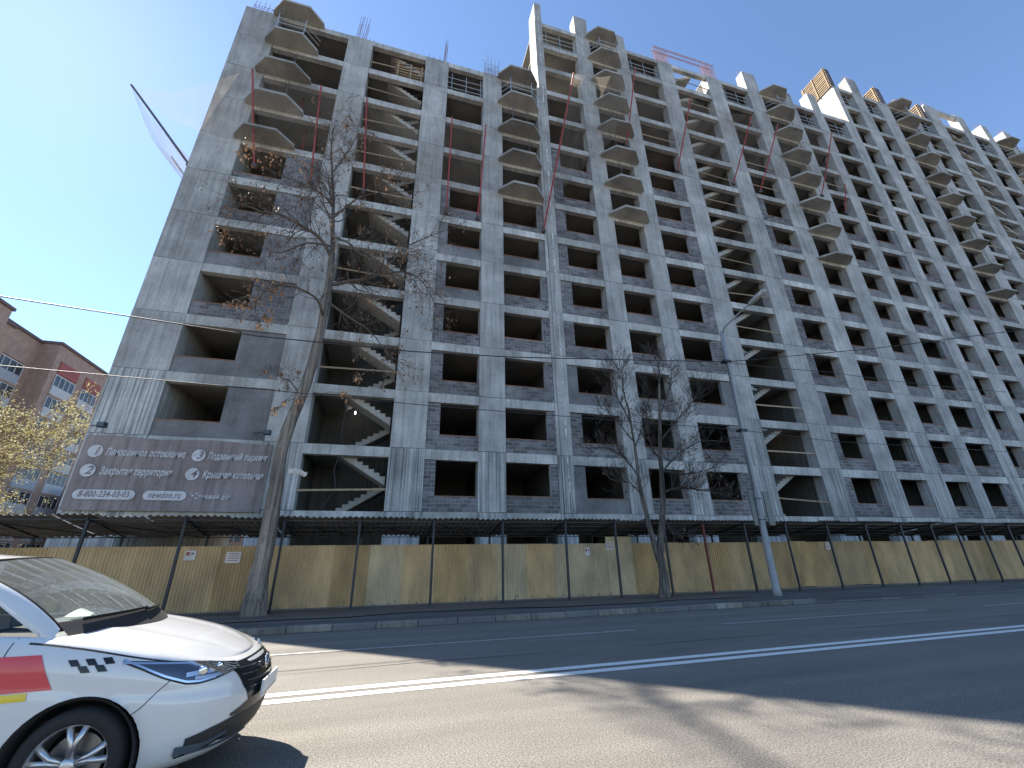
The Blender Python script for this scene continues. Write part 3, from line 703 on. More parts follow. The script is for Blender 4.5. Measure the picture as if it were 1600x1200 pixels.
me = text_mesh('новый дон', .26, 0, bold=.006); wid = max(v.co.x for v in me.vertices); o = put(me, 'print_white', xa, z); o.scale = ((xb-xa)/wid, 1, 1)
for lab, x, y in (('black floodlight on a bracket above the left corner of the banner', 160, 664), ('small floodlight above the right corner of the banner, beside the big tree', 418, 676)):
    p = atY(x, y, BY-.5); t = thing('floodlight', lab, 'floodlight', (p.x, D, p.z))
    MB().tube([(p.x-.75, D, p.z+.12), (p.x-.3, D-.3, p.z+.1), (p.x, D-.6, p.z+.05)], [.02]*3, 5).build('bracket', 'post', t)
    MB().box(p.x-.14, p.x+.14, D-.78, D-.58, p.z-.10, p.z+.10).build('lamp_housing', 'post', t)
    MB().box(p.x-.11, p.x+.11, D-.80, D-.784, p.z-.08, p.z+.08).build('lamp_glass', 'pane', t)

# ------------------------------------------------------------------ street lamp, wires
lp = thing('street_lamp', 'tall tapered grey lamp post at the kerb with sign plates on its shaft', 'street lamp', (14.06, 14.2, .13))
MB().tube([(14.06, 14.2, .1), (14.06, 14.2, .35), (14.12, 14.2, 3.3), (14.16, 14.2, 7), (14.30, 14.2, 11.2)], [.17, .135, .115, .095, .07], 14).build('shaft', 'pole_grey', lp, True)
MB().tube([(14.30, 14.2, 11.05), (14.31, 14.0, 11.3), (14.36, 13.2, 11.5), (14.42, 12.4, 11.65)], [.045, .04, .035, .035], 8).build('arm', 'pole_grey', lp, True)
h = MB(); a, b_ = Vector((14.40, 12.55, 11.60)), Vector((14.47, 11.62, 11.82))
h.tube([a, a.lerp(b_, .12), a.lerp(b_, .5), a.lerp(b_, .9), b_], [.03, .10, .125, .11, .05], 10); h.build('lamp_head', 'lamp_head', lp, True)
for x0, x1, y0 in ((13.72, 13.90, 14.16), (14.30, 14.56, 14.02)):
    MB().box(x0, x1, y0, y0+.05, 2.58, 3.86).build('sign_plate', 'sign_back', lp)
for z in (2.8, 3.6): MB().tube([(14.12+.155*math.cos(t), 14.2+.155*math.sin(t), z) for t in np.linspace(0, 6.28, 13)], [.012]*13, 4).build('clamp', 'post', lp)
for z in (6.4, 9.62): MB().box(13.98, 14.34, 14.06, 14.34, z-.05, z+.05).build('wire_clamp', 'post', lp)
def wire(label, pts, r=.012, sag=.0, mat='wire'):
    P = []
    for i in range(len(pts)-1):
        a, b = Vector(pts[i]), Vector(pts[i+1])
        for k in range(10):
            t = k/10; p = a.lerp(b, t); p.z -= sag*4*t*(1-t)*(a-b).length/12; P.append(p)
    P.append(Vector(pts[-1])); return tag(MB().tube(P, [r]*len(P), 5).build('overhead_wire', mat, None, True), label, 'wire')
wire('upper black overhead wire running left from the lamp post', [(-34, 14.2, 10.9), (-11.4, 14.2, 8.86), (-4.6, 14.2, 8.45), (.3, 14.2, 8.48), (4.1, 14.2, 8.69), (9.7, 14.2, 9.2), (14.1, 14.2, 9.62)], .021)
wire('lower thin overhead wire running left from the lamp post', [(-34, 14.15, 6.9), (-10.7, 14.15, 6.7), (-3.7, 14.15, 6.58), (.4, 14.15, 6.47), (9.3, 14.15, 6.42), (14.1, 14.15, 6.41)], .013)
e = atZ(1600, 515, 10.3); e2 = Vector((14.2, 14.2, 9.62))
wire('overhead wire rising to the right from the lamp post across the road', [tuple(e2), tuple(e2.lerp(e, .5)-Vector((0, 0, .12))), tuple(e), tuple(e2.lerp(e, 1.8)+Vector((0, 0, .4)))], .017)
wire('upper overhead wire running right from the lamp post along the building', [(14.2, 14.2, 9.6), (20.0, 14.2, 9.75), (34, 14.2, 9.9), (60, 14.2, 10.6)], .014, .1)
wire('lower overhead wire running right from the lamp post along the building', [(14.2, 14.15, 6.4), (19., 14.15, 6.2), (32.2, 14.15, 6.3), (60, 14.15, 7.)], .012)
wire('black cable strapped down the lamp post', [(14.02, 14.03, 9.5), (13.98, 14.04, 6.5), (13.93, 14.05, 3.9)], .014)
for lab, q, y in (('tiny lit bulb in the lower left stairwell', (555, 645), D+3.3), ('tiny lit bulb in the right-hand stairwell', (1197, 686), D+2.5)):
    p = atY(*q, y); m_, n_, l_, p_ = _mat('lit_bulb'); p_.inputs['Emission Color'].default_value = (1, .97, .9, 1); p_.inputs['Emission Strength'].default_value = 12
    t = thing('light_bulb', lab, 'light bulb', p)
    MB().tube([p+Vector((0, 0, -.07)), p+Vector((0, 0, -.03)), p+Vector((0, 0, .03)), p+Vector((0, 0, .07))], [.012, .035, .035, .012], 8).build('bulb', m_, t, True)
    MB().bar(p+Vector((0, 0, .06)), p+Vector((0, 0, .5)), .008, 4).build('flex', 'wire', t)

# ------------------------------------------------------------------ trees
def rv(): 
    v = Vector((random.gauss(0, 1), random.gauss(0, 1), random.gauss(0, 1))); return v.normalized()
def grow(b, p, d, L, r, lvl, mx, tips, wig=.28, up=.06, nch=(3, 5), ang=(.45, 1.0), ratio=.62, rmin=.006, droop=0., mi=1):
    n = 5 if lvl < mx else 4
    pts = [p.copy()]; ds = []
    for i in range(n):
        d = (d+rv()*wig+Vector((0, 0, up-droop*(lvl/mx)*(i/n)))).normalized(); p = p+d*(L/n); pts.append(p.copy()); ds.append(d.copy())
    rad = [max(rmin, r*(1-.72*i/n)) for i in range(n+1)]
    b.tube(pts, rad, 6 if lvl < 1 else (4 if lvl < 2 else 3), mi, cap=False)
    if lvl < mx:
        k = random.randint(*nch)
        for q in range(k+1):
            t = U(.25, .95) if q < k else 1.; i = min(n-1, int(t*n)); f = t*n-i
            s = pts[i].lerp(pts[i+1], min(1, f)); dd = ds[i]
            ax = rv(); ax = (ax-dd*ax.dot(dd)).normalized(); a = U(*ang) if q < k else U(.05, .3)
            nd = dd*math.cos(a)+ax*math.sin(a)
            grow(b, s, nd, L*ratio*U(.65, 1.15)*(1.15-.45*t), max(rmin, rad[i]*.6), lvl+1, mx, tips, wig, up, nch, ang, ratio, rmin, droop, mi)
    else: tips.append((pts[-1], ds[-1]))
    return tips
def limb(b, pts, r0, r1, mi=1, n=7, flare=0., knot=0.):
    # smooth a polyline
    P = [Vector(p) for p in pts]; Q = []
    for i in range(len(P)-1):
        a, b1, c, d = P[max(i-1, 0)], P[i], P[i+1], P[min(i+2, len(P)-1)]
        for k in range(5):
            t = k/5; Q.append(.5*((2*b1)+(c-a)*t+(2*a-5*b1+4*c-d)*t*t+(3*b1-a-3*c+d)*t**3)+rv()*.012)
    Q.append(P[-1]); m = len(Q)
    rad = [r0+(r1-r0)*(i/(m-1))**.85 for i in range(m)]
    rad = [r*(1+flare*math.exp(-(Q[i]-Q[0]).length/.45))*(1+random.uniform(-knot, knot)) for i, r in enumerate(rad)]
    b.tube(Q, rad, n, mi); return Q, rad
def leafquad(b, p, s, droopy=True):
    a = rv()*s; c = rv(); c = (c-a*c.dot(a)/a.dot(a)).normalized()*s*.5
    if droopy: a = (a+Vector((0, 0, -s*.8)))
    b.add([p, p+a*.5+c, p+a, p+a*.5-c], [(0, 1, 2, 3)])
def side(d, a=(.5, 1.1)):
    ax = rv(); ax = (ax-d*ax.dot(d)).normalized(); t = U(*a); return d*math.cos(t)+ax*math.sin(t)
# the big leaning tree
t1 = thing('ash_tree', 'big tree with a bent trunk and dry leaves, left at the kerb', 'tree', (-3.38, 15.2, .15))
tb, cb, tips = MB(), MB(), []
TY = 15.2
def tp(x, y, dy=0): return atY(x, y, TY+dy)
trunk = [Vector((-3.38, TY, .1)), tp(404, 905), tp(420, 830), tp(431, 760), tp(443, 690), tp(478, 600), tp(500, 520), tp(514, 440), tp(519, 395)]
Q, rad = limb(tb, trunk, .285, .12, 0, 14, .4, .05)
tb.build('trunk', 'bark', t1, True)
limbs = [([(519, 395, 0), (520, 345, .1), (521, 300, .1), (518, 250, 0), (519, 205, -.1)], .10, .02, 1.5, 24),
         ([(520, 405, 0), (500, 372, -.2), (467, 350, -.5), (440, 336, -.6), (412, 331, -.7), (375, 318, -.8)], .085, .018, 1.5, 18),
         ([(516, 445, 0), (545, 440, .2), (585, 432, .3), (615, 405, .3), (637, 384, .3), (690, 362, .3)], .09, .016, 1.4, 24),
         ([(585, 430, .3), (630, 425, .4), (660, 440, .5), (682, 480, .6)], .05, .012, 1.2, 18),
         ([(505, 500, 0), (497, 470, -.6), (470, 452, -1.0), (430, 446, -1.2), (400, 470, -1.3)], .06, .014, 1.1, 12),
         ([(510, 470, 0), (540, 492, -.4), (580, 520, -.6), (610, 560, -.7)], .05, .012, 1.2, 16),
         ([(521, 320, .1), (490, 295, .4), (455, 280, .6), (410, 262, .8)], .045, .01, 1.1, 12),
         ([(519, 270, .1), (545, 235, -.3), (560, 205, -.4)], .035, .01, .9, 9),
         ([(521, 340, .1), (560, 310, -.2), (600, 300, -.4), (640, 300, -.5)], .04, .01, 1.0, 12),
         ([(520, 370, 0), (545, 380, -1.0), (570, 400, -2.0), (600, 395, -2.6)], .05, .012, 1.1, 12),
         ([(518, 385, 0), (480, 380, .9), (440, 395, 1.6), (420, 390, 2.2)], .05, .012, 1.1, 12),
         ([(470, 620, 0), (455, 598, -.3), (440, 590, -.6)], .03, .01, .6, 5)]
allQ = []
for pts, r0, r1, L, k in limbs:
    Q, rad = limb(cb, [tp(*p) for p in pts], r0, r1, 0); allQ += Q
    for q in range(int(k*1.75)):
        i = random.randint(int(len(Q)*.22), len(Q)-2); d = (Q[i+1]-Q[i]).normalized()
        grow(cb, Q[i], side(d, (.5, 1.2)), L*U(.5, 1.1), max(.009, rad[i]*.4), 1, 3, tips, .3, .03, (2, 4), (.35, .95), .62, .0042, .22, 0)
    grow(cb, Q[-1], (Q[-1]-Q[-2]).normalized(), L*.7, r1, 1, 3, tips, .25, .03, (2, 4), (.3, .8), .62, .0042, .2, 0)
lb, pb = MB(), MB()
for c, nn, s in (((357, 475), 9, .22), ((380, 478), 9, .2), ((402, 468), 16, .28), ((428, 452), 22, .3), ((440, 442), 14, .25), ((418, 498), 14, .2), ((405, 508), 7, .15), ((392, 235), 26, .5), ((430, 250), 16, .4),
              ((541, 195), 8, .2), ((545, 182), 6, .15), ((350, 365), 16, .3), ((610, 280), 14, .4), ((475, 258), 8, .25), ((465, 625), 8, .12), ((540, 615), 10, .2), ((430, 640), 8, .15), ((560, 590), 8, .2), ((570, 320), 8, .3), ((445, 628), 6, .1)):
    p = tp(*c, U(-.9, -.3)); q0 = min(allQ+trunk[3:], key=lambda v: (v-p).length)
    cb.tube([q0, q0.lerp(p, .35)+rv()*.12, q0.lerp(p, .7)+rv()*.1+Vector((0, 0, .12)), p], [.016, .012, .009, .005], 4, 0)
    for q in range(6): cb.tube([q0.lerp(p, U(.6, .95)), p+rv()*s*.6, p+rv()*s], [.006, .005, .004], 3, 0)
    for q in range(nn*2): leafquad(lb, p+rv()*s*U(.2, 1.2), U(.07, .12))
for p, d in tips:
    if random.random() < .10:
        for q in range(random.randint(2, 5)): leafquad(pb, p+rv()*.09+Vector((0, 0, -.06)), U(.06, .10))
    elif random.random() < .03:
        for q in range(3): leafquad(lb, p+rv()*.12, U(.06, .10))
cb.build('crown', 'twig', t1)
tag(lb.build('dry_leaves', 'dryleaf', t1), kind='stuff'); tag(pb.build('seed_clusters', 'seedpod', t1), kind='stuff')
# double-stemmed tree
t2 = thing('lime_tree', 'bare tree with two stems before the fence, near the lamp post', 'tree', (9.84, 15.0, .15))
TY = 15.0; tb, cb, tips = MB(), MB(), []
limb(tb, [Vector((9.84, TY, .1)), tp(1037, 900), tp(1032, 868), tp(1034, 820), tp(1036, 780), tp(1033, 730), tp(1031, 680), tp(1031, 640), tp(1030, 600)], .18, .045, 0, 10, .35, .05)
limb(tb, [tp(1034, 885), tp(1026, 862), tp(1018, 835), tp(1008, 795), tp(999, 755), tp(994, 715), tp(988, 675), tp(980, 630)], .13, .035, 0, 10)
tb.build('trunk', 'bark_dark', t2, True)
for pts, r0, r1, L, k in [([(1030, 605, 0), (1030, 580, 0), (1024, 558, 0)], .04, .012, .8, 10), ([(980, 635, 0), (974, 610, 0), (972, 588, 0), (968, 570, 0)], .035, .012, .8, 10),
        ([(1031, 690, 0), (1055, 660, -.3), (1080, 630, -.5), (1095, 605, -.6)], .04, .012, .9, 14), ([(1035, 770, 0), (1062, 762, -.5), (1100, 766, -.9), (1135, 775, -1.1)], .05, .014, .9, 16),
        ([(1033, 740, 0), (1060, 710, .4), (1095, 690, .8), (1130, 690, 1.)], .045, .012, .9, 14), ([(998, 745, 0), (975, 715, .4), (950, 700, .7), (925, 700, .9)], .035, .01, .8, 12),
        ([(990, 690, 0), (965, 660, -.4), (948, 640, -.6)], .03, .01, .8, 10), ([(1004, 775, 0), (985, 755, -.6), (965, 752, -1.)], .03, .01, .7, 9), ([(1032, 720, 0), (1015, 690, -.7), (1010, 650, -1.1)], .035, .01, .8, 12),
        ([(1031, 650, 0), (1045, 610, .5), (1050, 575, .7)], .03, .01, .8, 12), ([(992, 700, 0), (1004, 660, .6), (1005, 600, .9)], .035, .01, .8, 12), ([(1034, 800, 0), (1050, 830, -.5), (1075, 838, -.9)], .025, .008, .5, 6), ([(985, 660, 0), (960, 610, .5), (950, 580, .6)], .03, .01, .8, 11),
        ([(1033, 735, 0), (1075, 740, -.6), (1120, 730, -.9)], .035, .01, .8, 12)]:
    Q, rad = limb(cb, [tp(*p) for p in pts], r0, r1, 0, 6)
    for q in range(int(k*2.5)):
        i = random.randint(int(len(Q)*.2), len(Q)-2); d = (Q[i+1]-Q[i]).normalized()
        grow(cb, Q[i], side(d, (.4, 1.0)), L*U(.5, 1.1), max(.008, rad[i]*.45), 1, 3, tips, .3, .1, (2, 4), (.35, .95), .62, .0042, 0, 0)
    grow(cb, Q[-1], (Q[-1]-Q[-2]).normalized(), L*.7, r1, 1, 3, tips, .25, .1, (2, 4), (.3, .8), .62, .0042, 0, 0)
cb.build('crown', 'twig_dark', t2)
pb = MB()
for p, d in tips:
    if random.random() < .05:
        for q in range(2): leafquad(pb, p+rv()*.05, U(.04, .07))
tag(pb.build('seed_clusters', 'seedpod', t2), kind='stuff')
# young-leaved trees behind the fence at the left
def leafy(label, base, hgt, lean, seed, n=9, spread=1.):
    random.seed(seed); t = thing('maple_tree', label, 'tree', base, 'young-leaved trees by the brick house')
    tb, cb, lb, tips = MB(), MB(), MB(), []
    b0 = Vector(base); Q, rad = limb(tb, [b0, b0+Vector((lean*.2, 0, hgt*.3)), b0+Vector((lean*.6, .2, hgt*.65)), b0+Vector((lean, .2, hgt*.92))], hgt*.022, .04, 0, 8)
    tb.build('trunk', 'youngbark', t, True)
    for q in range(n):
        i = random.randint(int(len(Q)*.3), len(Q)-2)
        grow(cb, Q[i], (Vector((U(-1, 1), U(-1, 1), U(.1, .7)))).normalized(), hgt*.42*spread*U(.6, 1.1), rad[i]*.5, 0, 3, tips, .25, .08, (3, 4), (.35, .95), .62, .008, 0, 0)
    for p, d in tips:
        for q in range(4): leafquad(lb, p+rv()*U(.02, .26), U(.05, .11), False)
    cb.build('limbs', 'youngbark', t); tag(lb.build('crown', 'youngleaf', t), kind='stuff'); return t
leafy('yellow-green young-leaved tree left of the banner, nearest the canopy', (-20.6, 25.5, .15), 7.4, 1.2, 3, 36, 1.3)
leafy('yellow-green young-leaved tree at the foot of the brick house, behind the nearer one', (-27.5, 34, .15), 9.0, 1.5, 11, 36, 1.25)
random.seed(21)

# ------------------------------------------------------------------ house glimpsed under the block
th = thing('tan_brick_house', 'low tan brick house glimpsed through the open ground floor behind the fence', 'building', (-14, 70, .1))
MB().box(-40, 12, 70, 82, .1, 11.).build('wall', 'brick_pale', th); MB().box(-40.3, 12.3, 69.7, 82.3, 11.004, 11.4).build('roof_edge', 'roofdark', th)
for k in range(14):
    for f in range(3):
        w = MB().box(-38.5+k*3.6, -36.9+k*3.6, 69.9, 69.99, 1.6+f*3, 3.1+f*3).build('window', 'pane', th)
        MB().box(-37.74+k*3.6, -37.66+k*3.6, 69.85, 69.895, 1.6+f*3, 3.1+f*3).build('frame_bar', 'frame_white', w)

# ------------------------------------------------------------------ brick house far left
bh = thing('brick_apartment_house', 'nine-storey red brick house with glazed loggias at the far left', 'building', (-46, 62, .1))
def mass(x0, x1, y0, y1, z1, mat='brick', roof=True):
    w = MB().box(x0, x1, y0, y1, .1, z1).build('wall', mat, bh)
    if roof: MB().box(x0-.15, x1+.18, y0-.15, y1+.15, z1+.002, z1+.35).build('roof_edge', 'roofdark', bh)
mass(-60, -44, 34, 96, 28.0, 'brick_pale'); mass(-43.99, -42, 62.5, 80, 28.1); mass(-43.99, -42.1, 40, 54.4, 28.2); mass(-43.99, -43.2, 54.42, 57.0, 27.3, 'brick_pale')
def loggia(y0, y1, x, k, z, mat):
    MB().box(x+.003, x+.14, y0, y1, z, z+1.15).build('loggia_panel', mat, bh)
    w = MB().box(x+.003, x+.05, y0, y1, z+1.152, z+2.5).build('window', 'pane', bh)
    n = 4
    for i in range(n+1):
        yy = y0+(y1-y0)*i/n; MB().box(x+.052, x+.09, yy-.05, yy+.05, z+1.155, z+2.5).build('frame_bar', 'frame_white', w)
    MB().box(x+.052, x+.085, y0-.03, y1+.03, z+2.502, z+2.6).build('frame_bar', 'frame_white', w)
    MB().box(x+.003, x+.2, y0-.1, y1+.1, z-.22, z-.002).build('loggia_slab', 'brick_pale', bh)
cols = ['bal_white', 'bal_blue', 'bal_white', 'bal_white', 'bal_blue', 'bal_white', 'bal_white', 'bal_blue']
for ci, (y0, y1, x) in enumerate(((63.6, 67.3, -42), (68.8, 72.2, -42), (73.6, 77.4, -42), (48.5, 52.6, -42.1), (57.4, 61.4, -44))):
    for f in range(8):
        loggia(y0, y1, x, f, 1.9+f*2.85, 'bal_red' if f == 7 and ci in (0, 1) and False else cols[(f*3+ci) % 8])
    MB().box(x+.003, x+.12, y0, y1, 1.9+8*2.85-.1, 1.9+8*2.85+1.5).build('loggia_panel', 'bal_red' if ci < 2 else 'brick', bh)
for f in range(9):                              # windows on the walls that face the street
    for x, y in [(-58+k*3.1, 34) for k in range(5)]+[(-43.35, 40)]:
        w = MB().box(x-.75 if y == 34 else x-.45, x+.75 if y == 34 else x+.45, y-.06, y-.003, 2.2+f*2.85, 3.7+f*2.85).build('window', 'pane', bh)
        MB().box(x-.04, x+.04, y-.1, y-.063, 2.2+f*2.85, 3.7+f*2.85).build('frame_bar', 'frame_white', w)
        MB().box(x-.8 if y == 34 else x-.5, x+.8 if y == 34 else x+.5, y-.12, y-.003, 2.1+f*2.85, 2.19+f*2.85).build('frame_bar', 'frame_white', w)
for x, y in ((-50, 50), (-43, 78)):
    a = MB(); a.bar((x, y, 28), (x, y, 32), .04, 4)
    for k in range(4): a.bar((x-.8, y, 30.4+k*.4), (x+.8, y, 30.4+k*.4), .03, 4)
    a.build('aerial', 'prop', bh)

# ------------------------------------------------------------------ odds and ends
p = atY(463, 742, 14.85); b = MB()
P = [[p+Vector((.55*i/8-.25, .07*math.sin(i*2.1+j*1.3), .05*math.sin(i*.5+.4)+.15*j/4+.02*math.sin(j*3+i*1.7))) for j in range(5)] for i in range(9)]
b.grid(P); tag(b.build('plastic_sheet', 'notice', None, True), 'scrap of white plastic caught beside the trunk of the big tree', 'plastic sheet')
wire('black hose hanging in the lower left stairwell', [(-2.35, D+.45, 9.1), (-2.45, D+.42, 7.4), (-2.3, D+.42, 6.7), (-2.55, D+.42, 5.6), (-2.35, D+.42, 4.7), (-2.9, D+.42, 3.75)], .025)

# ------------------------------------------------------------------ the white taxi
M['paint'] = plain('white_car_paint', (.64, .64, .635), .34, 0, .045, scale=3, coat=1.)
M['carblack'] = plain('black_gloss_trim', (.012, .012, .013), .22, 0, .1)
M['carmatt'] = plain('black_matt_trim', (.022, .022, .023), .6, 0, .2)
M['gap'] = plain('panel_gap', (.02, .02, .02), .8)
M['chrome'] = plain('chrome_trim', (.75, .76, .78), .12, 1., .03)
M['rubber'] = plain('tyre_rubber', (.018, .018, .019), .8, 0, .2, scale=20)
M['alloy'] = plain('alloy_rim', (.55, .55, .56), .3, .85, .05)
M['disc_steel'] = plain('brake_steel', (.25, .24, .24), .4, .8, .1)
M['decal_red'] = plain('red_decal', (.62, .045, .06), .35, 0, .03, coat=.6)
M['decal_yellow'] = plain('yellow_decal', (.75, .55, .02), .35, 0, .03, coat=.6)
M['windscreen'] = glass('windscreen_glass', (.90, .97, .93), .01, 1.16, .94)
M['sideglass'] = glass('tinted_side_glass', (.6, .64, .63), .01, 1.4, .8)
def pale_veil(m, col, k):                          # pale film mixed into the glass, standing in for its soft reflections
    n, l = m.node_tree.nodes, m.node_tree.links; o = n['Material Output']; src = o.inputs[0].links[0].from_socket
    d = n.new('ShaderNodeBsdfDiffuse'); d.inputs[0].default_value = (*col, 1); t = n.new('ShaderNodeBsdfTranslucent'); t.inputs[0].default_value = (*col, 1)
    a = n.new('ShaderNodeMixShader'); l.new(d.outputs[0], a.inputs[1]); l.new(t.outputs[0], a.inputs[2])
    b = n.new('ShaderNodeMixShader'); b.inputs[0].default_value = k; l.new(src, b.inputs[1]); l.new(a.outputs[0], b.inputs[2]); l.new(b.outputs[0], o.inputs[0])
pale_veil(M['windscreen'], (.66, .70, .66), .24)
M['lens'] = glass('lamp_lens', (.97, .98, 1.), .02, 1.45, .97)
M['lamp_inner'] = plain('lamp_inner_dark', (.07, .09, .13), .22, .4, .2)
M['cabin'] = plain('cabin_plastic', (.12, .12, .12), .7, 0, .15)
M['dash_pale'] = plain('dash_paper', (.60, .66, .63), .6, 0, .05)
M['seat'] = plain('seat_cloth', (.09, .09, .095), .9, 0, .2)
M['plate'] = plain('number_plate', (.66, .66, .66), .4, 0, .05)
def interp(tab, x):
    if x <= tab[0][0]: return tab[0][1]
    for (a, va), (b, vb) in zip(tab, tab[1:]):
        if x <= b:
            t = (x-a)/(b-a); t = t*t*(3-2*t) if False else t; return va+(vb-va)*t
    return tab[-1][1]
def smooth_tab(tab, x):                          # Catmull-Rom through the table
    n = len(tab)
    if x <= tab[0][0]: return tab[0][1]
    if x >= tab[-1][0]: return tab[-1][1]
    for i in range(n-1):
        if x <= tab[i+1][0]:
            x0, y0 = tab[max(i-1, 0)]; x1, y1 = tab[i]; x2, y2 = tab[i+1]; x3, y3 = tab[min(i+2, n-1)]
            t = (x-x1)/(x2-x1); m1 = (y2-y0)/(x2-x0)*(x2-x1); m2 = (y3-y1)/(x3-x1)*(x2-x1)
            return (2*t**3-3*t*t+1)*y1+(t**3-2*t*t+t)*m1+(-2*t**3+3*t*t)*y2+(t**3-t*t)*m2
CW, CL = .90, 4.60
half = []
for i in range(401):
    t = math.pi/2*i/400; half.append((1.0*(1-math.cos(t)**(2/2.5)), CW*math.sin(t)**(2/2.5)))
half += [(1.0+2.75*i/60, CW) for i in range(1, 61)]
for i in range(1, 201):
    t = math.pi/2*(1-i/200); half.append((CL-.85*(1-math.cos(t)**(2/3.)), CW*math.sin(t)**(2/3.)))
hp = [half[0]]; step = .022; acc = 0
for a, b in zip(half, half[1:]):
    acc += math.hypot(b[0]-a[0], b[1]-a[1])
    if acc >= step: hp.append(b); acc = 0
hp[0] = (0., 0.); hp.append((CL, 0.))
NP = len(hp)
nrm = []
for i in range(NP):
    a = hp[max(i-1, 0)]; b = hp[min(i+1, NP-1)]; du, dy = b[0]-a[0], b[1]-a[1]; L = math.hypot(du, dy) or 1
    nrm.append((-dy/L, du/L) if 0 < i < NP-1 else ((-1., 0.) if i == 0 else (1., 0.)))
ZS = [(0, .742), (.1, .762), (.3, .812), (.6, .880), (1., .965), (1.4, 1.015), (2.2, 1.03), (3.2, 1.05), (3.9, 1.065), (4.4, 1.05), (4.6, 1.02)]
INS = [(0, .075), (.05, .035), (.12, .012), (.25, .002), (.42, 0), (.6, .0), (.68, .010), (.75, .006), (.86, .018), (.93, .045), (.97, .075), (1., .12)]
ZB = .19
def skirt(i, v, off=0.):
    u, y = hp[i]; nu, ny = nrm[i]; zs = smooth_tab(ZS, u); z = ZB+(zs-ZB)*v
    ins = smooth_tab(INS, v)
    fw = max(0., 1-u/.55)                       # the nose leans back above the bumper and tucks in below
    ins += fw*(.045*max(0, (z-.54)/.22)**1.4+.06*max(0, (.36-z)/.17)**1.5+.012*math.sin((z-.2)*14))
    k = ins-off
    return Vector((-(u-nu*k), y-ny*k if y > 1e-6 else 0., z))
def vz(i, z): u = hp[i][0]; zs = smooth_tab(ZS, u); return (z-ZB)/(zs-ZB)
def iu(u):                                       # outline index at distance u behind the nose
    for i in range(NP):
        if hp[i][0] >= u: return i
    return NP-1
def iy(y):
    for i in range(NP):
        if hp[i][1] >= y: return i
def side_pt(u, z, off, s=-1):
    i = max(1, iu(u)); a, b = hp[i-1][0], hp[i][0]; t = (u-a)/(b-a) if b > a else 0
    p = skirt(i-1, vz(i-1, z), off).lerp(skirt(i, vz(i, z), off), t); return Vector((p.x, s*p.y, p.z))
car = thing('taxi_car', 'white sedan taxi with black checkers and a red and yellow side decal', 'car', (-.89, 4.86, 0), local=True)
car.scale = (1.025, 1.0, 1.035)
WU, WZ, AR, TR = .87, .305, .36, .298
WR = 3.66
VS = [0, .03, .06, .1, .15, .2, .26, .32, .38, .44, .5, .56, .6, .64, .68, .72, .76, .8, .84, .87, .9, .92, .94, .96, .975, .99, 1.]
def body_side(s):
    V, Fc = [], []; nv = len(VS)
    for i in range(NP):
        for v in VS:
            p = skirt(i, v); V.append(Vector((p.x, s*p.y, p.z)))
    def inside(p): return any((-p.x-c)**2+(p.z-WZ)**2 < AR*AR for c in (WU, WR)) and abs(p.y) > .55
    for i in range(NP-1):
        for j in range(nv-1):
            q = (i*nv+j, (i+1)*nv+j, (i+1)*nv+j+1, i*nv+j+1)
            c = sum((V[k] for k in q), Vector())/4
            if not inside(c): Fc.append(q if s > 0 else q[::-1])
    used = set(k for f in Fc for k in f)
    cnt = {}
    for f in Fc:
        for a, b in zip(f, f[1:]+f[:1]): cnt[(min(a, b), max(a, b))] = cnt.get((min(a, b), max(a, b)), 0)+1
    rim = set(k for e, n_ in cnt.items() if n_ == 1 for k in e)
    for k in rim:
        p = V[k]
        for c in (WU, WR):
            d = math.hypot(-p.x-c, p.z-WZ)
            if d < AR*1.13 and abs(p.y) > .55 and p.z > ZB+.005:
                V[k] = Vector((-(c+(-p.x-c)/d*AR), p.y, WZ+(p.z-WZ)/d*AR))
    b = MB(); b.v = [tuple(p) for p in V]; b.f = Fc; b.m = [0]*len(Fc); return b
bs = MB()
for s in (1, -1):
    q = body_side(s); bs.add(q.v, q.f)
bs.build('body', 'paint', car, True)
# wheel-arch lips and liners
for s in (1, -1):
    for c in (WU, WR):
        b = MB(); P = []
        for k in range(25):
            t = math.pi*(-.12+1.24*k/24); row = []
            for rr, y in ((AR+.001, .905), (AR-.02, .885), (AR+.01, .62), (AR-.1, .6)): row.append(Vector((-(c+rr*math.cos(t)), s*y, WZ+rr*math.sin(t))))
            P.append(row)
        b.grid(P[:], flip=s > 0); b.build('arch_liner', 'carmatt', car, True)
MB().box(-4.2, -.35, -.62, .62, .17, .5).build('underbody', 'carmatt', car)
# bonnet and cowl: spans between the shoulder lines
def deck(u0, u1, k0=-1., k1=1., off=0., nk=26, crown=.045):
    P = []
    i0, i1 = iu(u0), iu(u1)
    for i in range(i0, i1+1):
        e = skirt(i, 1.); yj = e.y; row = []
        for k in range(nk+1):
            a = k0+(k1-k0)*k/nk
            u = hp[i][0]; w = min(1, yj/.72)
            z = e.z+crown*w*(1-abs(a)**2.4)+.010*math.exp(-((abs(a)-.62)/.10)**2)*w*(1 if u > .3 else u/.3)+off
            row.append(Vector((e.x, a*yj, z)))
        P.append(row)
    return P
P = deck(.0, 1.5); MB().grid(P, flip=True).build('bonnet', 'paint', car, True)
# bonnet shut line on each side
for s in (1, -1):
    b = MB(); row = []
    for k in range(60):
        u = .40+(1.24-.40)*k/59; v = .93+.02*(k/59)
        i = iu(u); p0, p1 = skirt(i, v, .0022), skirt(i, v+.012, .0022); row.append([Vector((p0.x, s*p0.y, p0.z)), Vector((p1.x, s*p1.y, p1.z))])
    b.grid(row); b.build('bonnet_gap', 'gap', car)
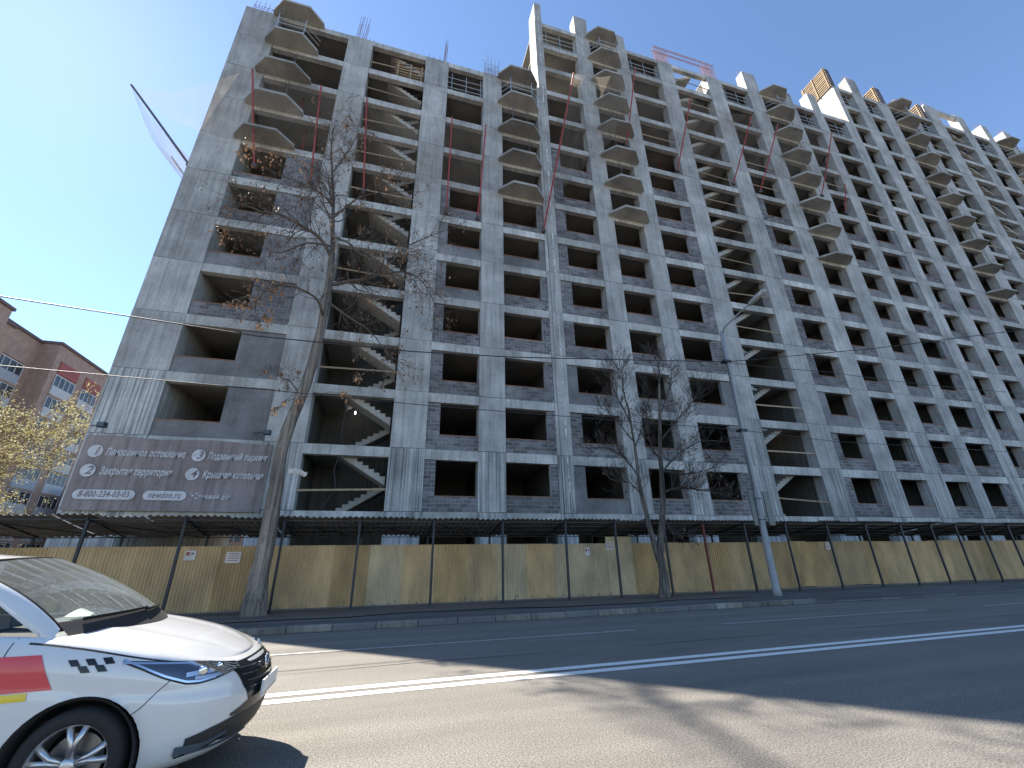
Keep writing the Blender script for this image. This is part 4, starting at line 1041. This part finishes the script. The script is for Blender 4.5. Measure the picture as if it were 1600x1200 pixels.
# cabin
ZW0, ZW1 = 1.0, 1.505
def ws(a, v, off=0.):
    u = (.97+(1.81-.97)*v)+(.22-.05*v)*a*a; y = a*(.735+(.575-.735)*v)
    z = 1.045+(1.50-1.045)*(math.copysign(abs(v)**.92, v))-.045*a*a*v-.012*a*a; bul = .035*math.sin(math.pi*v)
    return Vector((-(u-bul*.8), y, z+bul*.55+off))
g = lambda f, na, nb, a0, a1, b0, b1: [[f(a0+(a1-a0)*i/na, b0+(b1-b0)*j/nb) for j in range(nb+1)] for i in range(na+1)]
MB().grid(g(ws, 24, 14, -.98, .98, .05, .975), flip=False).build('windscreen', 'windscreen', car, True)
fr = MB()
for a0, a1, b0, b1 in ((-1, -.98, -.02, 1), (.98, 1, -.02, 1), (-.98, .98, .975, 1.0)): fr.grid(g(ws, 8, 12, a0, a1, b0, b1))
fr.build('windscreen_surround', 'carblack', car, True)
MB().grid(g(lambda a, v: ws(a, v, .004), 24, 3, -.99, .99, -.10, .06)).build('cowl_panel', 'carmatt', car, True)
RT = [(2.0, 1.455), (2.4, 1.495), (2.8, 1.505), (3.2, 1.485), (3.6, 1.43)]
def gh(s_, v, sd):                               # cabin side: s_ along, v up
    ub = 1.19+(4.12-1.19)*s_; ut = 1.975+(3.62-1.975)*s_
    zb = smooth_tab(ZS, ub)-.012; zt = smooth_tab(RT, ut)
    u = ub+(ut-ub)*v; z = zb+(zt-zb)*v; y = .792+(.578-.792)*v+.03*math.sin(math.pi*v)-.05*max(0, s_-.8)/.2*(1-v)
    return Vector((-u, sd*y, z))
for sd in (1, -1):
    G = lambda a0, a1, b0, b1, na=10, nb=10: g(lambda a, v: gh(a, v, sd), na, nb, a0, a1, b0, b1)
    b = MB()
    for a0, a1, b0, b1 in ((0, .02, 0, 1), (.02, .46, 0, .035), (.02, .46, .93, 1), (.50, .82, 0, .035), (.50, .82, .93, 1), (.82, 1, 0, 1)): b.grid(G(a0, a1, b0, b1), flip=sd < 0)
    b.build('pillars', 'paint', car, True)
    # pillar skin between windscreen edge and side
    P = [[ws(sd*1., v), gh(0, v, sd)+Vector((.012, sd*.012, 0)), gh(.012, v, sd)] for v in [k/12 for k in range(13)]]
    MB().grid(P, flip=sd > 0).build('screen_pillar', 'paint', car, True)
    MB().grid(G(.46, .50, .0, 1, 2), flip=sd < 0).build('centre_pillar', 'carblack', car, True)
    MB().grid(G(.02, .46, .035, .93, 12), flip=sd < 0).build('side_window', 'sideglass', car, True)
    MB().grid(G(.50, .82, .035, .93, 12), flip=sd < 0).build('side_window', 'sideglass', car, True)
    P = [[gh(.02+.80*k/30, .03, sd)+Vector((0, sd*.004, -.012)), gh(.02+.80*k/30, .03, sd)+Vector((0, sd*.006, .012))] for k in range(31)]
    MB().grid(P, flip=sd > 0).build('waist_moulding', 'chrome', car, True)
def roof(a, s_):
    u0 = 1.81+.17*a*a; u1 = 3.62-.02*a*a; u = u0+(u1-u0)*s_; e = smooth_tab(RT, max(2., u)) if abs(a) > 1.1 else smooth_tab([(1.83, 1.452), (2.0, 1.462), (2.4, 1.495), (2.8, 1.505), (3.2, 1.485), (3.62, 1.43)], u)
    return Vector((-u, a*.580, e+.05*(1-a*a)))
MB().grid(g(roof, 20, 24, -1, 1, 0, 1)).build('roof', 'paint', car, True)
def back(a, v):
    u = 4.12-.10*a*a+(3.62-4.12)*v; y = a*(.72+(.58-.72)*v); z = 1.065+(1.43-1.065)*v+.05*(1-a*a)*v; return Vector((-u, y, z+.03*math.sin(math.pi*v)))
MB().grid(g(back, 16, 8, -1, 1, 0, 1), flip=True).build('rear_window', 'sideglass', car, True)
P = []
for i in range(iu(3.95), NP):
    e = skirt(i, 1.); P.append([Vector((e.x, e.y*(-1+2*k/12), e.z+.03*(1-(-1+2*k/12)**2))) for k in range(13)])
MB().grid(P, flip=True).build('boot_lid', 'paint', car, True)
P = deck(1.5, 4.0, crown=-.25)
MB().box(-3.9, -1.3, -.76, .76, .45, .52).build('cabin_floor', 'cabin', car)
# dashboard, seats, wheel, mirror
dp = []
for a in [k/16*2-1 for k in range(17)]: dp.append([Vector((-(1.08+.16*a*a), a*.70, 1.025)), Vector((-(1.35+.12*a*a), a*.71, 1.055)), Vector((-(1.75+.05*a*a), a*.72, 1.01)), Vector((-(1.95+.02*a*a), a*.72, .93)), Vector((-1.93, a*.72, .5))])
MB().grid(dp, flip=True).build('dashboard', 'cabin', car, True)
MB().grid([[Vector((-(1.25+.16*i/6), -.30+.42*j/8, 1.075+.045*math.sin(math.pi*j/8))) for j in range(9)] for i in range(7)], flip=True).build('dash_paper', 'dash_pale', car, True)
st = MB(); st.tube([(-1.98-.10*math.sin(t)*.4, .37+.185*math.cos(t), 1.0+.18*math.sin(t)) for t in np.linspace(0, 6.2832, 25)], [.017]*25, 6)
st.bar((-1.98, .2, 1.0), (-1.98, .54, 1.0), .02, 5); st.bar((-1.8, .37, .95), (-1.98, .37, 1.0), .04, 6); st.build('steering_wheel', 'cabin', car, True)
for sd in (-.37, .37):
    b = MB(); b.tube([(-2.35, sd, .5), (-2.55, sd, .62), (-2.72, sd, .95), (-2.82, sd, 1.15)], [.20, .24, .23, .14], 10); b.tube([(-2.84, sd, 1.17), (-2.87, sd, 1.27), (-2.89, sd, 1.36)], [.10, .13, .09], 10); b.build('seat', 'seat', car, True)
MB().tube([(-1.93, -.13, 1.40), (-1.93, -.05, 1.405), (-1.93, .05, 1.405), (-1.93, .13, 1.40)], [.02, .042, .042, .02], 8).build('rear_view_mirror', 'carblack', car, True)
for y0, y1, u in ((-.6, .02, 0), (-.02, .58, .02)):
    P = [ws(y0/.735+(y1-y0)/.735*k/10, .035+.02*k/10, .022) for k in range(11)]
    MB().tube(P, [.011]*11, 5).build('wiper', 'carblack', car)
# patches laid on the skin
def patch(name, mat, top, bot, off=.004, sds=(-1,), n=30, m=6, umode=True):
    out = []
    for sd in sds:
        u0 = max(top[0][0], bot[0][0]); u1 = min(top[-1][0], bot[-1][0]); P = []
        for k in range(n+1):
            u = u0+(u1-u0)*k/n; zt, zb = interp(top, u), interp(bot, u)
            P.append([side_pt(u, zb+(zt-zb)*j/m, off, sd) for j in range(m+1)])
        out.append(MB().grid(P, flip=sd < 0).build(name, mat, car, True))
    return out
BO = (-1, 1)
HT = [(.075, .735), (.2, .768), (.35, .795), (.55, .822), (.72, .842)]
HB = [(.075, .700), (.13, .685), (.2, .668), (.28, .660), (.35, .668), (.47, .718), (.6, .785), (.72, .838)]
patch('headlight', 'lamp_inner', HT, HB, .002, BO)
def off_tab(t, d): return [(u, z+d) for u, z in t]
patch('headlight_bezel', 'chrome', [(u, z+.016) for u, z in HB][2:], [(u, z+.004) for u, z in HB][2:], .006, BO, 30, 1)
patch('headlight_bezel', 'chrome', [(u, z-.006) for u, z in HT][:], [(u, z-.016) for u, z in HT][:], .006, BO, 30, 1)
patch('headlight_bezel', 'chrome', [(.09, .735), (.22, .735), (.36, .73)], [(.09, .715), (.22, .705), (.36, .705)], .005, BO, 20, 1)
for u, z, r in ((.27, .725, .034), (.17, .73, .028)):
    for s in BO:
        c = side_pt(u, z, .004, s); d = (side_pt(u, z, .03, s)-c).normalized()
        MB().tube([c, c+d*.010, c+d*.014], [r, r*.95, r*.5], 14).build('headlight_projector', 'chrome', car, True)
patch('headlight_reflector', 'chrome', [(.085, .722), (.2, .752), (.26, .762)], [(.085, .705), (.2, .742), (.26, .748)], .006, BO, 14, 1)
patch('headlight_reflector', 'alloy', [(.12, .700), (.2, .696), (.31, .700)], [(.12, .688), (.2, .676), (.31, .682)], .006, BO, 14, 1)
patch('headlight_lens', 'lens', HT, HB, .016, BO)
patch('headlight_surround', 'gap', off_tab(HB, .002), off_tab(HB, -.008), .003, BO, 30, 1)
# grille across the nose
def nose_patch(name, mat, yz_top, yz_bot, off, n=40, m=6, ymax=.5):
    P = []; im = iy(ymax)
    idx = [(-1, i) for i in range(im, 0, -1)]+[(1, i) for i in range(0, im+1)]
    for s, i in idx:
        y = hp[i][1]; zt, zb = interp(yz_top, y), interp(yz_bot, y); row = []
        for j in range(m+1):
            p = skirt(i, vz(i, zb+(zt-zb)*j/m), off); row.append(Vector((p.x, s*p.y, p.z)))
        P.append(row)
    return MB().grid(P, flip=False).build(name, mat, car, True)
GT = [(0, .725), (.3, .726), (.50, .728)]; GB = [(0, .44), (.26, .445), (.36, .47), (.44, .58), (.50, .68)]
nose_patch('grille', 'carblack', GT, GB, .005, ymax=.50)
for k, z in enumerate((.69, .645, .60, .555)):
    e = .47-.018*k*2
    nose_patch('grille_bar', 'chrome', [(0, z-.012), (.3, z-.006), (.6, z+.012)], [(0, z-.018), (.3, z-.012), (.6, z+.008)], .014, m=1, ymax=e)
nose_patch('lower_intake', 'carmatt', [(0, .40), (.45, .40), (.62, .375), (.72, .35)], [(0, .265), (.5, .265), (.72, .31)], .005, ymax=.72)
nose_patch('bumper_mesh', 'carblack', [(0, .47), (.34, .47), (.5, .42)], [(0, .402), (.5, .402)], .006, ymax=.5)
nose_patch('front_lip', 'chrome', [(0, .262), (.6, .262), (.7, .268)], [(0, .245), (.6, .245), (.7, .25)], .010, m=1, ymax=.7)
patch('fog_lamp_recess', 'carblack', [(.07, .39), (.18, .345), (.32, .305)], [(.07, .335), (.18, .29), (.32, .30)], .005, BO, 16, 3)
patch('fog_lamp_trim', 'chrome', [(.10, .325), (.2, .298), (.34, .315)], [(.10, .300), (.2, .268), (.34, .262)], .010, BO, 16, 2)
patch('fog_lamp_shadow', 'carblack', [(.10, .298), (.2, .266), (.33, .258)], [(.10, .286), (.2, .252), (.33, .246)], .007, BO, 16, 1)
pl_ = skirt(0, vz(0, .5), .02)
MB().box(pl_.x-.005, pl_.x+.012, -.26, .26, .455, .565).build('number_plate', 'plate', car)
MB().box(pl_.x+.0125, pl_.x+.015, -.25, .25, .463, .468).build('number_plate_edge', 'carblack', car)
eb = skirt(0, vz(0, .665), .03); q = MB()
q.tube([eb+Vector((0, .06*math.cos(t), .05*math.sin(t))) for t in np.linspace(0, 6.2832, 21)], [.008]*21, 6); q.build('emblem', 'chrome', car, True)
# seams, flares, sill
def seam(pts, w=.004, sds=BO, name='panel_gap', mat='gap', off=.0016):
    for sd in sds:
        P = []
        for (u, z), (u2, z2) in zip(pts, pts[1:]):
            for k in range(8):
                t = k/8; P.append((u+(u2-u)*t, z+(z2-z)*t))
        P.append(pts[-1]); R = []
        for i, (u, z) in enumerate(P):
            a, b = P[max(i-1, 0)], P[min(i+1, len(P)-1)]; du, dz = b[0]-a[0], b[1]-a[1]; L = math.hypot(du, dz) or 1
            R.append([side_pt(u-dz/L*w/2, z+du/L*w/2, off, sd), side_pt(u+dz/L*w/2, z-du/L*w/2, off, sd)])
        MB().grid(R, flip=sd < 0).build(name, mat, car)
seam([(.44, .70), (.50, .64), (.56, .57), (.60, .54)], .005)           # bumper to wing
seam([(1.36, 1.0), (1.36, .8), (1.34, .5), (1.36, .25)], .006)          # front door
seam([(2.55, .99), (2.55, .6), (2.5, .25)], .006); seam([(3.45, .99), (3.4, .75), (3.22, .55)], .006)
seam([(1.45, .275), (3.25, .275)], .006)
for uh in (2.25, 3.12):
    for s in BO:
        p = side_pt(uh, .86, .0, s); MB().tube([p+Vector((.11, s*.012, 0)), p+Vector((.08, s*.035, .002)), p+Vector((-.08, s*.035, .004)), p+Vector((-.11, s*.012, .002))], [.010, .014, .014, .010], 6).build('door_handle', 'paint', car, True)
for s in BO:                                     # door mirrors
    b = MB(); b.tube([(-1.72, s*.80, 1.02), (-1.72, s*.93, 1.06)], [.025, .03], 6); b.tube([(-1.63, s*.98, 1.09), (-1.67, s*.98, 1.09), (-1.74, s*.98, 1.09), (-1.78, s*.98, 1.09)], [.03, .085, .10, .09], 12); b.build('door_mirror', 'paint', car, True)
# taxi livery
def quadpatch(name, mat, q, off=.0035, sds=(-1,), n=8):
    for sd in sds:
        P = [[side_pt(*[(q[0][c]*(1-a)+q[1][c]*a)*(1-b)+(q[3][c]*(1-a)+q[2][c]*a)*b for c in (0, 1)], off, sd) for b in [j/n for j in range(n+1)]] for a in [i/n for i in range(n+1)]]
        MB().grid(P, flip=sd > 0).build(name, mat, car, True)
quadpatch('red_decal', 'decal_red', [(1.17, .905), (1.05, .715), (3.3, .68), (3.3, .92)], .0035, BO, 14)
quadpatch('yellow_decal', 'decal_yellow', [(1.17, .708), (1.16, .668), (3.3, .63), (3.3, .674)], .0035, BO, 14)
for u in (.975, .885, .795):
    quadpatch('checker', 'carblack', [(u+.045, .868), (u+.012, .832), (u-.036, .832), (u-.003, .868)], .004, BO, 3)
for u in (.912, .822):
    quadpatch('checker', 'carblack', [(u+.045, .831), (u+.012, .793), (u-.036, .793), (u-.003, .831)], .004, BO, 3)
# wheels
def wheel(c, s):
    w = bpy.data.objects.new('wheel', None)
    rim = MB(); prof = [(.205, -.09), (.22, -.105), (.255, -.112), (.28, -.10), (.294, -.08), (TR, -.05), (TR, .05), (.294, .08), (.28, .10), (.255, .112), (.22, .105), (.205, .09)]
    N = 40; P = [[Vector((r*math.cos(2*math.pi*k/N), y, r*math.sin(2*math.pi*k/N))) for r, y in prof] for k in range(N+1)]
    ty = MB(); ty.grid(P, flip=True)
    O = Vector((-c, s*.775, WZ))
    tyre = link('tyre', ty.mesh('tyre', 'rubber', True), None)
    root = link('wheel', MB().grid([[Vector((r*math.cos(2*math.pi*k/N), s*y, r*math.sin(2*math.pi*k/N))) for r, y in ((.212, .098), (.203, .09), (.196, .04), (.185, -.05))] for k in range(N+1)], flip=s < 0).mesh('rim', 'alloy', True), car, O)
    tyre.parent = root
    for k in range(5):
        for d in (-.17, .17):
            t = 2*math.pi*k/5+.3; b = MB()
            a0, a1 = t+d*.6, t+d*1.25
            b.tube([(.04*math.cos(a0), s*.065, .04*math.sin(a0)), (.11*math.cos(a0), s*.075, .11*math.sin(a0)), (.203*math.cos(a1), s*.07, .203*math.sin(a1))], [.020, .018, .022], 6)
            link('spoke', b.mesh('spoke', 'alloy', True), root)
    b = MB(); b.tube([(0, s*.03, 0), (0, s*.08, 0), (0, s*.088, 0)], [.05, .045, .02], 16); link('hub_cap', b.mesh('hub_cap', 'alloy', True), root)
    b = MB(); b.tube([(0, -s*.02, 0), (0, s*.0, 0)], [.15, .15], 28); link('brake_disc', b.mesh('brake_disc', 'disc_steel', False), root)
for c in (WU, WR):
    for s in (1, -1): wheel(c, s)
for s in BO:
    P = [[Vector((-(4.30+.18*i/6), s*(.80-.02*i), .78+.2*j/4)) for j in range(5)] for i in range(7)]
    patch('tail_light', 'decal_red', [(4.1, .98), (4.45, .97)], [(4.1, .84), (4.45, .80)], .006, (s,), 14, 4)
